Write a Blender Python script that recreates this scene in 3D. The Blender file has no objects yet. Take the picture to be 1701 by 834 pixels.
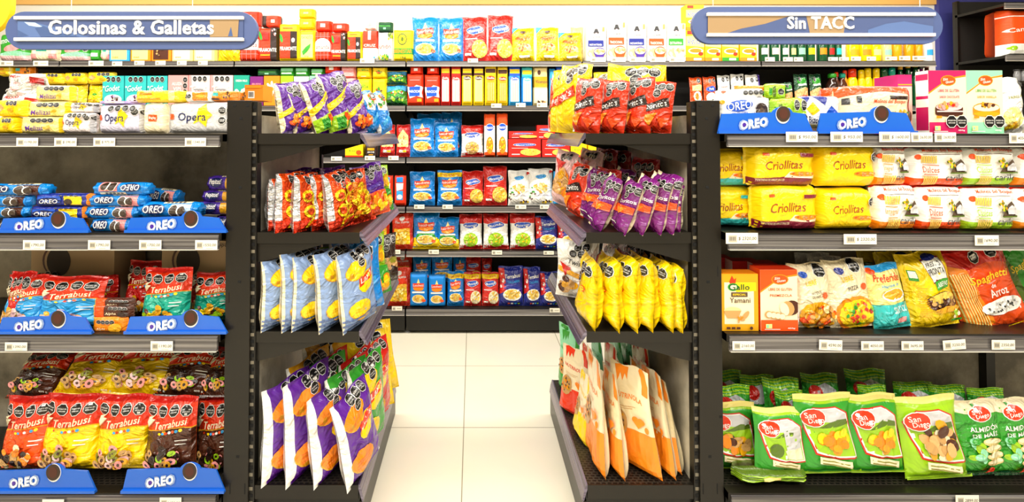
import bpy, bmesh, math, random
from mathutils import Vector, Matrix, noise
C = bpy.context.scene
COL = C.collection
# ------------------------------------------------------------------ camera
F = 811.0; EYE = 1.52; PITCH = math.radians(1.2); VX, VY = 785.0, 225.0
cam = bpy.data.objects.new('camera', bpy.data.cameras.new('camera')); COL.objects.link(cam)
cam.data.sensor_fit = 'HORIZONTAL'; cam.data.sensor_width = 36; cam.data.lens = F/1701*36
cam.data.clip_start = 0.05
PY = VY - F*math.tan(PITCH)
cam.data.shift_x = (850.5-VX)/1701
cam.data.shift_y = -(417-PY)/1701
cam.location = (0, 0, EYE); cam.rotation_euler = (math.pi/2+PITCH, 0, 0)
C.camera = cam
def ray(px, py):
    d = Vector(((px-VX)/F, 1, -(py-PY)/F))
    c, s = math.cos(PITCH), math.sin(PITCH)
    return Vector((d.x, d.y*c-d.z*s, d.y*s+d.z*c))
def at(px, py, Y):
    d = ray(px, py); return Vector((d.x*Y/d.y, Y, EYE+d.z*Y/d.y))
def on_plane(px, py, z):
    d = ray(px, py); t = (z-EYE)/d.z; return Vector((d.x*t, d.y*t, z))
# ------------------------------------------------------------------ light
C.view_settings.view_transform = 'Standard'; C.view_settings.look = 'None'
C.view_settings.exposure = 0.1; C.view_settings.gamma = 1.0; C.view_settings.use_curve_mapping = False
C.cycles.max_bounces = 6; C.cycles.diffuse_bounces = 4; C.cycles.glossy_bounces = 3
C.cycles.sample_clamp_indirect = 6
w = bpy.data.worlds.new('world'); C.world = w; w.use_nodes = True
w.node_tree.nodes['Background'].inputs[0].default_value = (1, .97, .9, 1)
w.node_tree.nodes['Background'].inputs[1].default_value = .05
def area(name, loc, sx, sy, power, col=(1, .95, .86), rot=(0, 0, 0)):
    l = bpy.data.lights.new(name, 'AREA'); l.shape = 'RECTANGLE'; l.size = sx; l.size_y = sy; l.energy = power; l.color = col
    o = bpy.data.objects.new(name, l); COL.objects.link(o); o.location = loc; o.rotation_euler = rot; return o
area('ceiling_lamp_rear_aisle', (0, 2.95, 3.0), 7.5, .35, 175)
area('added_lamp_rear_shelves', (0, 3.45, 3.05), 7.8, .2, 26)  # unseen extra lamp, added to brighten the rear wall and top shelf
area('ceiling_lamp_gondola', (0, 1.0, 3.0), 7.5, .35, 120)
area('ceiling_lamp_front_aisle', (0, -.5, 3.0), 7.5, .5, 220)
# ------------------------------------------------------------------ materials
def lin(c): return tuple(((x/255)/12.92 if x/255 <= .04045 else ((x/255+.055)/1.055)**2.4) for x in c)
HEX = dict(red='e6340e', dred='a01410', crim='cf1f18', oran='f0500f', amber='f78a12', gold='e0a010', yel='fbd508', lyel='fbe98a', cream='f4e6c0',
 whi='f2f0ea', pwhite='fbfaf4', blu='0684dc', sky='2fa0e0', lblu='86a0cc', pblu='b9d4f0', royal='1452c4', navy='1c2a8c', dnavy='101a50', purp='5c1f96', plum='7a1a78', viol='4a2a9a',
 gre='2f9a28', lime='9ccc1c', dgre='14502c', mint='8fdcae', teal='14a088', tealb='30b8b8', pink='f49a98', mag='c41f78', lpink='f6c8c8', rasp='c4185c', brn='4c2414', choc='2a1610', tan='c89a5c', card='a88a60',
 sil='c9c9cc', gry='8a8a8c', dgr='3c3c3e', blk='0c0c0c', oct='0d0d0d', cook='3a2a1e', cookl='5a4634', pasta='eac452', grain='f0d890', lav='b6a0dc', lilac='d4d0e4', rust='9c3a12', palep='f4e8e4', signb='566b9e', sand='a88c68', slate='4f6492', sgr='6078aa', mar='7e1430', olive='8a8a20', moss='55701a', skin='e8b070')
_m = {}
def pm(name, col, rough=.5, metal=0., spec=.5, bump=None, coat=0, alpha=None):
    m = bpy.data.materials.new(name); m.use_nodes = True; nt = m.node_tree; b = nt.nodes['Principled BSDF']
    b.inputs['Base Color'].default_value = (*lin(col), 1); b.inputs['Roughness'].default_value = rough; b.inputs['Metallic'].default_value = metal
    b.inputs['Specular IOR Level'].default_value = spec
    if coat: b.inputs['Coat Weight'].default_value = coat; b.inputs['Coat Roughness'].default_value = .12
    if bump:
        sc, st, dist = bump
        tc = nt.nodes.new('ShaderNodeTexCoord'); n = nt.nodes.new('ShaderNodeTexNoise'); n.inputs['Scale'].default_value = sc; n.inputs['Detail'].default_value = 2.5; n.inputs['Distortion'].default_value = 1.2
        bp = nt.nodes.new('ShaderNodeBump'); bp.inputs['Strength'].default_value = st; bp.inputs['Distance'].default_value = dist
        nt.links.new(tc.outputs['Object'], n.inputs['Vector']); nt.links.new(n.outputs['Fac'], bp.inputs['Height']); nt.links.new(bp.outputs['Normal'], b.inputs['Normal'])
    return m
def mat(c, fin='f'):
    k = (c, fin)
    if k not in _m:
        h = HEX[c]; rgb = tuple(int(h[i:i+2], 16) for i in (0, 2, 4))
        if fin == 'f': m = pm('film_'+c, rgb, .22, .0, .65, (4.4, .62, .06), .25)     # glossy plastic film with creases
        elif fin == 'm': m = pm('smooth_film_'+c, rgb, .3, 0, .6, (3.2, .3, .05), .2)
        elif fin == 'p': m = pm('paper_'+c, rgb, .5, 0, .4, (5, .2, .02))             # paper packs
        elif fin == 'c': m = pm('card_'+c, rgb, .42, 0, .4)
        elif fin == 'g': m = pm('gloss_'+c, rgb, .12, 0, .6)
        elif fin == 's': m = pm('foil_'+c, rgb, .24, .55, .6, (5, .9, .06), .2)
        _m[k] = m
    return _m[k]
METAL = pm('black_powder_coat', (27, 23, 17), .36, .2, .5)
METAL2 = pm('dark_shelf_metal', (20, 18, 15), .35, .2, .5)
HOLE = pm('hole_black', (4, 4, 4), .9)
LABEL = pm('tag_card', (246, 240, 222), .6)
TAGGREY = pm('tag_grey', (190, 184, 165), .6)
INK = pm('tag_ink', (70, 66, 60), .7)
def rail_mat(name, c, hi):
    m = pm(name, c, .22, .35, .6); nt = m.node_tree; b = nt.nodes['Principled BSDF']
    tc = nt.nodes.new('ShaderNodeTexCoord'); mp = nt.nodes.new('ShaderNodeMapping'); mp.inputs['Scale'].default_value = (.8, .8, 90)
    n = nt.nodes.new('ShaderNodeTexNoise'); n.inputs['Scale'].default_value = 1.5; n.inputs['Detail'].default_value = 3
    r = nt.nodes.new('ShaderNodeValToRGB'); r.color_ramp.elements[0].color = (*lin(c), 1); r.color_ramp.elements[1].color = (*lin(hi), 1)
    r.color_ramp.elements[0].position = .4; r.color_ramp.elements[1].position = .65
    nt.links.new(tc.outputs['Object'], mp.inputs[0]); nt.links.new(mp.outputs[0], n.inputs[0]); nt.links.new(n.outputs['Fac'], r.inputs[0]); nt.links.new(r.outputs[0], b.inputs['Base Color'])
    return m
RAIL = rail_mat('ribbed_plastic_rail', (86, 82, 82), (138, 134, 132))
RAILP = rail_mat('ribbed_rail_violet', (84, 76, 92), (128, 120, 140))
def concrete():
    m = pm('stained_concrete_board', (100, 96, 88), .55); nt = m.node_tree; b = nt.nodes['Principled BSDF']
    tc = nt.nodes.new('ShaderNodeTexCoord')
    n = nt.nodes.new('ShaderNodeTexNoise'); n.inputs['Scale'].default_value = 2.4; n.inputs['Detail'].default_value = 9; n.inputs['Roughness'].default_value = .62
    r = nt.nodes.new('ShaderNodeValToRGB'); r.color_ramp.elements[0].color = (*lin((106, 100, 88)), 1); r.color_ramp.elements[1].color = (*lin((214, 205, 184)), 1)
    r.color_ramp.elements[0].position = .36; r.color_ramp.elements[1].position = .68
    nt.links.new(tc.outputs['Object'], n.inputs[0]); nt.links.new(n.outputs['Fac'], r.inputs[0]); nt.links.new(r.outputs[0], b.inputs['Base Color'])
    return m
CONC = concrete()
def perf():
    m = pm('perforated_metal', (38, 35, 30), .4, .2); nt = m.node_tree; b = nt.nodes['Principled BSDF']
    tc = nt.nodes.new('ShaderNodeTexCoord'); br = nt.nodes.new('ShaderNodeTexBrick'); br.inputs['Scale'].default_value = 1
    br.inputs['Brick Width'].default_value = .022; br.inputs['Row Height'].default_value = .014; br.inputs['Mortar Size'].default_value = .0035
    br.inputs['Color1'].default_value = br.inputs['Color2'].default_value = (.001, .001, .001, 1); br.inputs['Mortar'].default_value = (*lin((52, 47, 40)), 1)
    nt.links.new(tc.outputs['Object'], br.inputs[0]); nt.links.new(br.outputs[0], b.inputs['Base Color']); return m
PERF = perf()
def tiles():
    m = pm('pale_floor_tiles', (236, 230, 210), .24, 0, .5); nt = m.node_tree; b = nt.nodes['Principled BSDF']
    tc = nt.nodes.new('ShaderNodeTexCoord'); mp = nt.nodes.new('ShaderNodeMapping'); mp.inputs['Location'].default_value = (.046+.679*20, -3.2525+.679*20, 0)
    br = nt.nodes.new('ShaderNodeTexBrick'); br.offset = 0; br.inputs['Scale'].default_value = 1; br.inputs['Brick Width'].default_value = .679; br.inputs['Row Height'].default_value = .679
    br.inputs['Mortar Size'].default_value = .0022; br.inputs['Mortar Smooth'].default_value = 0
    br.inputs['Color1'].default_value = (*lin((226, 220, 202)), 1); br.inputs['Color2'].default_value = (*lin((221, 215, 197)), 1); br.inputs['Mortar'].default_value = (*lin((138, 132, 112)), 1)
    n = nt.nodes.new('ShaderNodeTexNoise'); n.inputs['Scale'].default_value = 3; n.inputs['Detail'].default_value = 6
    mx = nt.nodes.new('ShaderNodeMix'); mx.data_type = 'RGBA'; mx.blend_type = 'MULTIPLY'; mx.inputs['Factor'].default_value = .12
    nt.links.new(tc.outputs['Object'], mp.inputs[0]); nt.links.new(mp.outputs[0], br.inputs[0]); nt.links.new(tc.outputs['Object'], n.inputs[0])
    nt.links.new(br.outputs['Color'], mx.inputs['A']); nt.links.new(n.outputs['Color'], mx.inputs['B']); nt.links.new(mx.outputs['Result'], b.inputs['Base Color'])
    return m
# ------------------------------------------------------------------ helpers
class MB:
    def __init__(s): s.v = []; s.f = []; s.mi = []; s.ms = []
    def slot(s, m):
        if m not in s.ms: s.ms.append(m)
        return s.ms.index(m)
    def add(s, vs, fs, m):
        k = len(s.v); i = s.slot(m); s.v += [tuple(v) for v in vs]
        for f in fs: s.f.append(tuple(k+j for j in f)); s.mi.append(i)
        return s
    def box(s, x0, x1, y0, y1, z0, z1, m):
        return s.add([(x, y, z) for z in (z0, z1) for y in (y0, y1) for x in (x0, x1)], [(0, 2, 3, 1), (4, 5, 7, 6), (0, 1, 5, 4), (2, 6, 7, 3), (0, 4, 6, 2), (1, 3, 7, 5)], m)
    def prism(s, poly, axis, a, b, m):      # poly in the two other axes, extruded a..b
        n = len(poly); P = lambda p, t: {'x': (t, p[0], p[1]), 'y': (p[0], t, p[1]), 'z': (p[0], p[1], t)}[axis]
        vs = [P(p, a) for p in poly]+[P(p, b) for p in poly]
        return s.add(vs, [tuple(range(n)), tuple(range(2*n-1, n-1, -1))]+[(i, i+n, (i+1) % n+n, (i+1) % n) for i in range(n)], m)
    def lathe(s, prof, m, n=16, x=0, y=0):
        vs = []; fs = []
        for r, z in prof:
            vs += [(x+r*math.cos(2*math.pi*i/n), y+r*math.sin(2*math.pi*i/n), z) for i in range(n)]
        for k in range(len(prof)-1):
            fs += [(k*n+i, k*n+(i+1) % n, (k+1)*n+(i+1) % n, (k+1)*n+i) for i in range(n)]
        fs += [tuple(range(n-1, -1, -1)), tuple(range((len(prof)-1)*n, len(prof)*n))]
        return s.add(vs, fs, m)
    def arc(s, r, z0, z1, m, half=.85, n=8):
        A = [-math.pi/2-half+2*half*i/n for i in range(n+1)]; vs = [(q*math.cos(a), q*math.sin(a), z) for q in (r, r*.97) for z in (z0, z1) for a in A]; k = n+1
        fs = [(i, i+1, k+i+1, k+i) for i in range(n)]+[(3*k+i, 3*k+i+1, 2*k+i+1, 2*k+i) for i in range(n)]
        return s.add(vs, fs, m)
    def mesh(s, name, smooth=False):
        me = bpy.data.meshes.new(name); me.from_pydata(s.v, [], s.f)
        for m in s.ms: me.materials.append(m)
        me.polygons.foreach_set('material_index', s.mi)
        if smooth: me.polygons.foreach_set('use_smooth', [True]*len(me.polygons))
        me.update()
        bm = bmesh.new(); bm.from_mesh(me); bmesh.ops.recalc_face_normals(bm, faces=bm.faces); bm.to_mesh(me); bm.free()
        return me
    def build(s, name, parent=None, smooth=False, bevel=0):
        o = bpy.data.objects.new(name, s.mesh(name, smooth)); COL.objects.link(o)
        if parent: o.parent = parent
        if bevel:
            b = o.modifiers.new('bevel', 'BEVEL'); b.width = bevel; b.segments = 2; b.limit_method = 'ANGLE'
        return o
def tag(o, label=None, cat=None, group=None, kind=None):
    if label: o['label'] = label
    if cat: o['category'] = cat
    if group: o['group'] = group
    if kind: o['kind'] = kind
    return o
def empty(name, loc=(0, 0, 0), label=None, cat=None, group=None):
    o = bpy.data.objects.new(name, None); COL.objects.link(o); o.location = loc; o.empty_display_size = .05
    return tag(o, label, cat, group)
_txt = {}
def text_tris(s, bold=.012, shear=0.):
    k = (s, bold, shear)
    if k not in _txt:
        c = bpy.data.curves.new('t', 'FONT'); c.body = s; c.space_character = 1+bold*2.2; c.resolution_u = 2; c.offset = bold; c.shear = shear; c.fill_mode = 'FRONT'
        o = bpy.data.objects.new('t', c); COL.objects.link(o); bpy.context.view_layer.update()
        me = bpy.data.meshes.new_from_object(o.evaluated_get(bpy.context.evaluated_depsgraph_get()))
        vs = [(v.co.x, v.co.y) for v in me.vertices]; fs = [tuple(p.vertices) for p in me.polygons]
        xs = [v[0] for v in vs]; ys = [v[1] for v in vs]; x0, x1, y0, y1 = min(xs), max(xs), min(ys), max(ys)
        _txt[k] = ([((x-x0)/(x1-x0)-.5, (y-y0)/(y1-y0)-.5) for x, y in vs], fs, (x1-x0)/(y1-y0))
        bpy.data.objects.remove(o); bpy.data.curves.remove(c); bpy.data.meshes.remove(me)
    return _txt[k]
# ------------------------------------------------------------------ graphics: ops in pack space, x 0..A, y 0..1
def R_(x0, y0, x1, y1, c): return ('p', [(x0, y0), (x1, y0), (x1, y1), (x0, y1)], c)
def P_(pts, c): return ('p', pts, c)
def E_(x, y, rx, ry, c, rot=0, n=14):
    a = math.radians(rot); return ('p', [(x+rx*math.cos(t)*math.cos(a)-ry*math.sin(t)*math.sin(a), y+rx*math.cos(t)*math.sin(a)+ry*math.sin(t)*math.cos(a)) for t in [2*math.pi*i/n for i in range(n)]], c)
def T_(s, x, y, w, h, c, rot=0, sh=0., b=.012): return ('t', s, x, y, w, h, c, rot, sh, b)
def O_(x, y, r, big=False):
    oc = lambda q: [(x+q*math.cos(math.pi*(i+.5)/4), y+q*math.sin(math.pi*(i+.5)/4)) for i in range(8)]
    o = [('p', oc(r*1.1), 'whi'), ('p', oc(r), 'oct')]
    if big: o += [T_('EXCESO EN', x, y+r*.18, r*1.45, r*.22, 'whi'), T_('AZÚCARES', x, y-r*.2, r*1.3, r*.24, 'whi')]
    else: o += [R_(x-r*.6, y+r*.05, x+r*.6, y+r*.25, 'gry'), R_(x-r*.5, y-r*.4, x+r*.5, y-r*.2, 'gry')]
    return o
def OS(xs, y, r, big=False):
    o = []
    for x in xs: o += O_(x, y, r, big)
    return o
def B_(x, y, rx, ry, cols, n, s=1, seed=0, ring=None, el=.7):     # a heap of food pieces
    rr = random.Random(seed*77+n); o = []
    for i in range(n):
        a = rr.uniform(0, 6.28); q = math.sqrt(rr.random())
        cx, cy = x+rx*q*math.cos(a), y+ry*q*math.sin(a); r = s*rr.uniform(.8, 1.2); rt = rr.uniform(0, 180)
        o.append(E_(cx, cy, r, r*el, cols[i % len(cols)], rt, 9))
        if ring: o.append(E_(cx, cy, r*.4, r*.4*el, ring, rt, 7))
    return o
def Logo(s, x, y, w, h, c, bg, rot=0, sh=0., bw=1.35, bh=1.9): return [E_(x, y, w*bw/2, h*bh/2, bg, rot, 18), T_(s, x, y, w, h, c, rot, sh)]
def W_(x0, x1, yl, yr, amp, c, top=False):       # region below (or above) a wavy line
    n = 8; pts = [(x0+(x1-x0)*i/n, yl+(yr-yl)*i/n+amp*math.sin(i/n*math.pi)) for i in range(n+1)]
    e = 1 if top else 0
    return ('p', pts+[(x1, e), (x0, e)], c)
def flatten(ops):
    o = []
    for q in ops:
        if isinstance(q, list): o += flatten(q)
        else: o.append(q)
    return o
# ------------------------------------------------------------------ pack shapes
def sealp(s, a=.045, b=.2):
    e = min(s, 1-s)
    if e < a: return 0.
    t = min(1., (e-a)/(b-a)); return math.sqrt(max(0, 1-(1-t)**2))
def rnd(s, p): return max(0., 1-abs(2*s-1)**p)**.5
def surf(fam, A, D, seed, pouch=False):
    so = Vector((seed*3.7, seed*1.3, 0))
    if fam == 'bag':
        def fn(u, v):
            m = sealp(v, .04, .26)*rnd(u, 2.2); e = min(v, 1-v)
            t = D/2*m*(1.12-.35*v) if not pouch else D/2*min(1, v/.05)*rnd(u, 3)*max(0, (1-v)*1.25-.03)**.8
            t += D*.16*noise.noise(Vector((u*2.6, v*3.4, .3))+so)*min(1, m*1.5)+D*.10*noise.noise(Vector((u*7, v*6, 2))+so)*m
            if e < .2: t += D*.05*math.sin(u*26+seed*2+v*9)*(1-e/.2)*(.3+m)
            x = (u-.5)*A*(1-.07*math.sin(math.pi*v)-(.22*v if pouch else 0))+.012*noise.noise(Vector((v*3, u, 5))+so)
            z = v+(.012*math.sin(u*9+seed)+.02*noise.noise(Vector((u*2, 9, 1))+so))*(1 if v > .5 else .15)
            bend = D*.12*math.sin(v*4+seed)*(v)
            return x, t, z, bend
        nu, nv = 12, 16
    elif fam == 'flow':
        def fn(u, v):
            m = sealp(u, .03, .14)*rnd(v, 6)
            t = D/2*m+D*.10*noise.noise(Vector((u*3.5, v*3, .3))+so)*m+D*.06*noise.noise(Vector((u*9, v*7, 3))+so)*m
            z = .5+(v-.5)*(1 if .04 < u < .96 else .92)+.02*noise.noise(Vector((u*3, v*2, 4))+so); x = (u-.5)*A+.015*math.sin(v*17)*(1 if u in (0, 1) else 0)
            return x, t, z-.0, 0
        nu, nv = 16, 12
    elif fam == 'brick':
        def fn(u, v):
            m = rnd(u, 14)*rnd(v, 18)
            t = D/2*m*(1-.12*max(0, v-.8)*5*.5)+D*.05*noise.noise(Vector((u*3, v*3, .3))+so)*m
            return (u-.5)*A*(1-.02*math.sin(v*3)), t, v+.006*math.sin(u*11+seed)*(v > .9), 0
        nu, nv = 10, 12
    return fn, nu, nv
DES = {}
MESH = {}
def spacing(n, k=.55): return [(1-k)*i/n+k*(.5-.5*math.cos(math.pi*i/n)) for i in range(n+1)]
def decals(ops, A, fin):
    bm = bmesh.new(); ms = []
    for L, q in enumerate(flatten(ops)):
        if q[0] == 'p': pts, c = q[1], q[2]; fs = [tuple(range(len(pts)))]
        else:
            _, s, x, y, w_, h_, c, rot, sh, b = q; vs, fs, ar = text_tris(s, b, sh); a = math.radians(rot)
            if h_ == 0: h_ = w_/ar
            pts = [(x+px*w_*math.cos(a)-py*h_*math.sin(a), y+px*w_*math.sin(a)+py*h_*math.cos(a)) for px, py in vs]
        m = mat(c, fin)
        if m not in ms: ms.append(m)
        bv = [bm.verts.new((px, py, L+1)) for px, py in pts]
        for f in fs:
            try: fc = bm.faces.new([bv[i] for i in f]); fc.material_index = ms.index(m)
            except ValueError: pass
    return bm, ms
def cut(bm, co, no, clear=False):
    g = bm.verts[:]+bm.edges[:]+bm.faces[:]
    bmesh.ops.bisect_plane(bm, geom=g, plane_co=co, plane_no=no, dist=1e-6, clear_outer=clear)
def pack_mesh(dn, seed):
    k = (dn, seed)
    if k in MESH: return MESH[k]
    d = DES[dn]; A, D, fam, fin = d['A'], d['D'], d['fam'], d['fin']; mb = MB()
    base, back = mat(d['base'], fin), mat(d['back'], fin)
    if fam == 'box':
        side, top = mat(d.get('side') or d['base'], fin), mat(d.get('top') or d['base'], fin); x = A/2; y = D/2
        mb.add([(-x, -y, 0), (x, -y, 0), (x, -y, 1), (-x, -y, 1)], [(0, 1, 2, 3)], base)
        mb.add([(x, y, 0), (-x, y, 0), (-x, y, 1), (x, y, 1)], [(0, 1, 2, 3)], base)
        for s in (-1, 1): mb.add([(s*x, -y, 0), (s*x, y, 0), (s*x, y, 1), (s*x, -y, 1)], [(0, 1, 2, 3)], side)
        mb.add([(-x, -y, 1), (x, -y, 1), (x, y, 1), (-x, y, 1)], [(0, 1, 2, 3)], top); mb.add([(-x, -y, 0), (x, -y, 0), (x, y, 0), (-x, y, 0)], [(0, 1, 2, 3)], base)
        for q in d.get('sops', []):      # bands on the two sides: (y0, y1, colour)
            for s in (-1, 1): mb.add([(s*(x+.001), -y*.96, q[0]), (s*(x+.001), y*.96, q[0]), (s*(x+.001), y*.96, q[1]), (s*(x+.001), -y*.96, q[1])], [(0, 1, 2, 3)], mat(q[2], fin))
        P = lambda px, py, L: (px-A/2, -y-L*.00035, py)
        us = vs_ = None
    elif fam == 'roll':
        nu, nv = 18, 20; us = spacing(nu, .6); so = Vector((seed*5.1, 0, 0))
        def rad(u):
            e = min(u, 1-u)
            return .55+.25*(e < .03) if e < .05 else (.62+.38*min(1, (e-.05)/.05)**.5)
        def pt(u, a):
            wr = .07*noise.noise(Vector((u*5, math.cos(a)*1.4, math.sin(a)*1.4))+so)
            e = min(u, 1-u); fl = (.16*math.sin(a*5+seed) if e < .09 else 0)
            r = .5*(rad(u)+wr+fl); return ((u-.5)*A, -D*r*math.cos(a), .5+r*math.sin(a))
        vs = [pt(u, 2*math.pi*j/nv) for u in us for j in range(nv)]
        fs = [(i*nv+j, i*nv+(j+1) % nv, (i+1)*nv+(j+1) % nv, (i+1)*nv+j) for i in range(nu) for j in range(nv)]+[tuple(range(nv)), tuple(range(nu*nv, (nu+1)*nv))]
        mb.add(vs, fs, base)
        A0, A1 = -math.pi*.36, math.pi*.54
        da = 2*math.pi/nv; vs_ = [((-3+i)*da-A0)/(A1-A0) for i in range(10)]
        def P(px, py, L):
            u = px/A; a = A0+(A1-A0)*py; i = max(0, min(nu-1, next((i for i in range(nu) if us[i+1] >= u-1e-9), nu-1))); q = (u-us[i])/(us[i+1]-us[i])
            ja = a/da; j = math.floor(ja+1e-9); r = ja-j
            p = [Vector(pt(us[i+s], (j+t)*da)) for s in (0, 1) for t in (0, 1)]
            c = p[0]*(1-q)*(1-r)+p[1]*(1-q)*r+p[2]*q*(1-r)+p[3]*q*r; n = Vector((0, -math.cos(a), math.sin(a)))
            return tuple(c+n*(.002+L*.0012))
    else:
        fn, nu, nv = surf(fam, A, D, seed, d.get('pouch', False)); us, vs_ = spacing(nu), spacing(nv)
        G = {}
        def g(i, j):
            if (i, j) not in G:
                x, t, z, b = fn(us[i], vs_[j]); G[i, j] = (x, t, z, b)
            return G[i, j]
        vs = []; ix = {}
        for sgn in (-1, 1):
            for i in range(nu+1):
                for j in range(nv+1):
                    x, t, z, b = g(i, j)
                    if i in (0, nu) or j in (0, nv):
                        if sgn == 1: ix[1, i, j] = ix[-1, i, j]; continue
                        t = 0
                    ix[sgn, i, j] = len(vs); vs.append((x, b+sgn*max(t, .0012), z) if t else (x, b, z))
        ff = [[(ix[s, i, j], ix[s, i+1, j], ix[s, i+1, j+1], ix[s, i, j+1]) for i in range(nu) for j in range(nv)] for s in (-1, 1)]
        mb.add(vs, ff[0], base); i0 = mb.slot(back)
        for f in ff[1]: mb.f.append(f); mb.mi.append(i0)
        def P(px, py, L):
            u, v = min(1, max(0, px/A)), min(1, max(0, py))
            i = next((i for i in range(nu) if us[i+1] >= u-1e-7), nu-1); j = next((j for j in range(nv) if vs_[j+1] >= v-1e-7), nv-1)
            q = (u-us[i])/(us[i+1]-us[i]); r = (v-vs_[j])/(vs_[j+1]-vs_[j]); o = [0, 0, 0]
            for s, ws in ((0, 1-q), (1, q)):
                for t, wt in ((0, 1-r), (1, r)):
                    c = vs[ix[-1, i+s, j+t]]
                    for k_ in range(3): o[k_] += c[k_]*ws*wt
            return (o[0]+(u-.5)*(.003+L*.0008), o[1]-.0006-L*.00035, o[2]+(v-.5)*(.002+L*.0004))
    bm, ms = decals(d['ops'], A, fin)
    for co, no in (((0.001, 0, 0), (-1, 0, 0)), ((A-.001, 0, 0), (1, 0, 0)), ((0, .001, 0), (0, -1, 0)), ((0, .999, 0), (0, 1, 0))): cut(bm, co, no, True)
    if us:
        for u in us[1:-1]: cut(bm, (u*A, 0, 0), (1, 0, 0))
        for v in vs_: 
            if 0 < v < 1: cut(bm, (0, v, 0), (0, 1, 0))
    bm.verts.index_update()
    pv = [P(v.co.x, v.co.y, v.co.z) for v in bm.verts]; k0 = len(mb.v); mb.v += pv
    nb = len(mb.f)
    for f in bm.faces:
        idx = [v.index for v in f.verts]; mb.f.append(tuple(k0+i for i in idx)); mb.mi.append(mb.slot(ms[f.material_index]))
    bm.free()
    me = bpy.data.meshes.new(dn); me.from_pydata(mb.v, [], mb.f)
    for m in mb.ms: me.materials.append(m)
    me.polygons.foreach_set('material_index', mb.mi)
    me.update()
    if fam != 'box': me.polygons.foreach_set('use_smooth', [i < nb for i in range(len(me.polygons))])
    MESH[k] = me; return me
def D_(name, kind, cat, desc, fam, A, D, base, ops, back=None, fin=None, **kw):
    DES[name] = dict(kind=kind, cat=cat, desc=desc, fam=fam, A=A, D=D, base=base, ops=ops, back=back or base, fin=fin or ('m' if kw.get('pouch') else {'box': 'c', 'brick': 'p', 'flow': 'm', 'roll': 'm'}.get(fam, 'f')), **kw)
# ------------------------------------------------------------------ the designs
def oct_row(n, x0, x1, y, r, big=False): return OS([x0+(x1-x0)*(i+.5)/n for i in range(n)], y, r, big)
DOTS = ['yel', 'sky', 'red', 'whi', 'oran', 'sky']
def biscuits(nm, low, food, desc, ring=None, top='red', band='gold'):
    A = .8
    D_(nm, 'biscuit_bag', 'biscuit bag', desc, 'bag', A, .09, top, [R_(0, .93, A, 1, 'crim'),
        W_(0, A, .54, .6, .03, band), W_(0, A, .525, .585, .03, low), OS([.13, .31, .5, .68], .83, .075, True),
        P_([(.08, .6), (.2, .72), (.13, .72), (.2, .78), (.09, .74), (.05, .66)], 'cream'), T_('Terrabusi', .46, .665, .5, .1, 'cream', 5, .3),
        [E_(.3+.055*i, .535+.006*i, .024, .02, DOTS[i % 6]) for i in range(7)],
        R_(.55, .43, .72, .445, 'whi'), R_(.55, .38, .7, .392, 'whi'), B_(.37, .22, .22, .14, food, 26, .062, 3, ring), T_('400 g', .68, .07, .12, .03, 'whi')], back=low)
biscuits('tby', 'yel', ['gold', 'tan', 'pink', 'olive', 'tan', 'gold', 'lpink'], 'yellow and red bag of ring biscuits', 'brn')
biscuits('tbb', 'brn', ['choc', 'pink', 'lime', 'tan', 'choc', 'gold'], 'brown and red bag of ring biscuits', 'choc')
biscuits('tbo', 'oran', ['tan', 'cream', 'gold', 'choc', 'amber'], 'orange and red bag of mixed biscuits')
biscuits('tbg', 'teal', ['gold', 'brn', 'yel', 'lime'], 'red bag with teal bottom of chocolate biscuits')
biscuits('tbs', 'sky', ['lpink', 'gold', 'tan', 'cream'], 'red bag with sky blue bottom of biscuits')
biscuits('tbr', 'crim', ['tan', 'gold', 'cream'], 'dark red biscuit bag', top='crim')
def rollpack(nm, base, desc, txt, c2, cookie=True, ink='whi', out='dnavy', flip=False, end=None):
    A = 3.6
    o = [R_(.35, -.2, A-.35, 1.2, base), R_(A*.55, .0, A-.45, .72, c2), R_(A*.4, .78, A-.5, .95, 'cream'), [E_(A*.47+.24*i, .86, .09, .06, 'dgr') for i in range(5)],
         Logo(txt, A*.3, .48, A*.33, .34, ink, out, 0, 0, 1.12, 1.45)]
    if cookie: o += [E_(A*.63, .4, .3, .3, 'whi'), E_(A*.63, .4, .26, .27, 'cook'), E_(A*.74, .38, .24, .26, 'whi'), E_(A*.76, .38, .22, .25, 'cook')]
    if flip:
        o = flatten(o); q = []
        for t in o:
            q.append(('p', [(A-x, 1-y) for x, y in t[1]], t[2]) if t[0] == 'p' else ('t', t[1], A-t[2], 1-t[3], t[4], t[5], t[6], 180, t[8], t[9]))
        o = q
    D_(nm, 'cookie_roll', 'cookie roll', desc, 'roll', A, .06, base, o)
rollpack('orp', 'blu', 'blue sandwich cookie roll with pink end panel', 'OREO', 'pink')
rollpack('orf', 'blu', 'upside-down blue sandwich cookie roll', 'OREO', 'pink', flip=True)
rollpack('orb', 'blu', 'blue sandwich cookie roll with brown panel', 'OREO', 'brn')
rollpack('orc', 'blu', 'long blue sandwich cookie roll with cream panel', 'OREO', 'pblu')
rollpack('pep', 'viol', 'violet chocolate chip cookie roll', 'Pepitos!', 'gold', False, 'whi', 'dnavy')
def oreoyel():
    A = 3.6
    D_('ory', 'cookie_pack', 'cookie pack', 'navy and yellow sandwich cookie pack', 'flow', A, .05, 'navy', [R_(0, 0, .28, 1, 'amber'), R_(A-.3, 0, A, 1, 'amber'), R_(A*.55, .1, A*.85, .8, 'yel'), R_(A*.1, .3, A*.5, .8, 'royal'),
       Logo('OREO', A*.3, .4, A*.3, .32, 'whi', 'dnavy'), E_(A*.62, .35, .26, .26, 'cook'), [E_(A*.5+.3*i, .85, .09, .06, 'dgr') for i in range(4)]])
oreoyel()
A = 2.4
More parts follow.
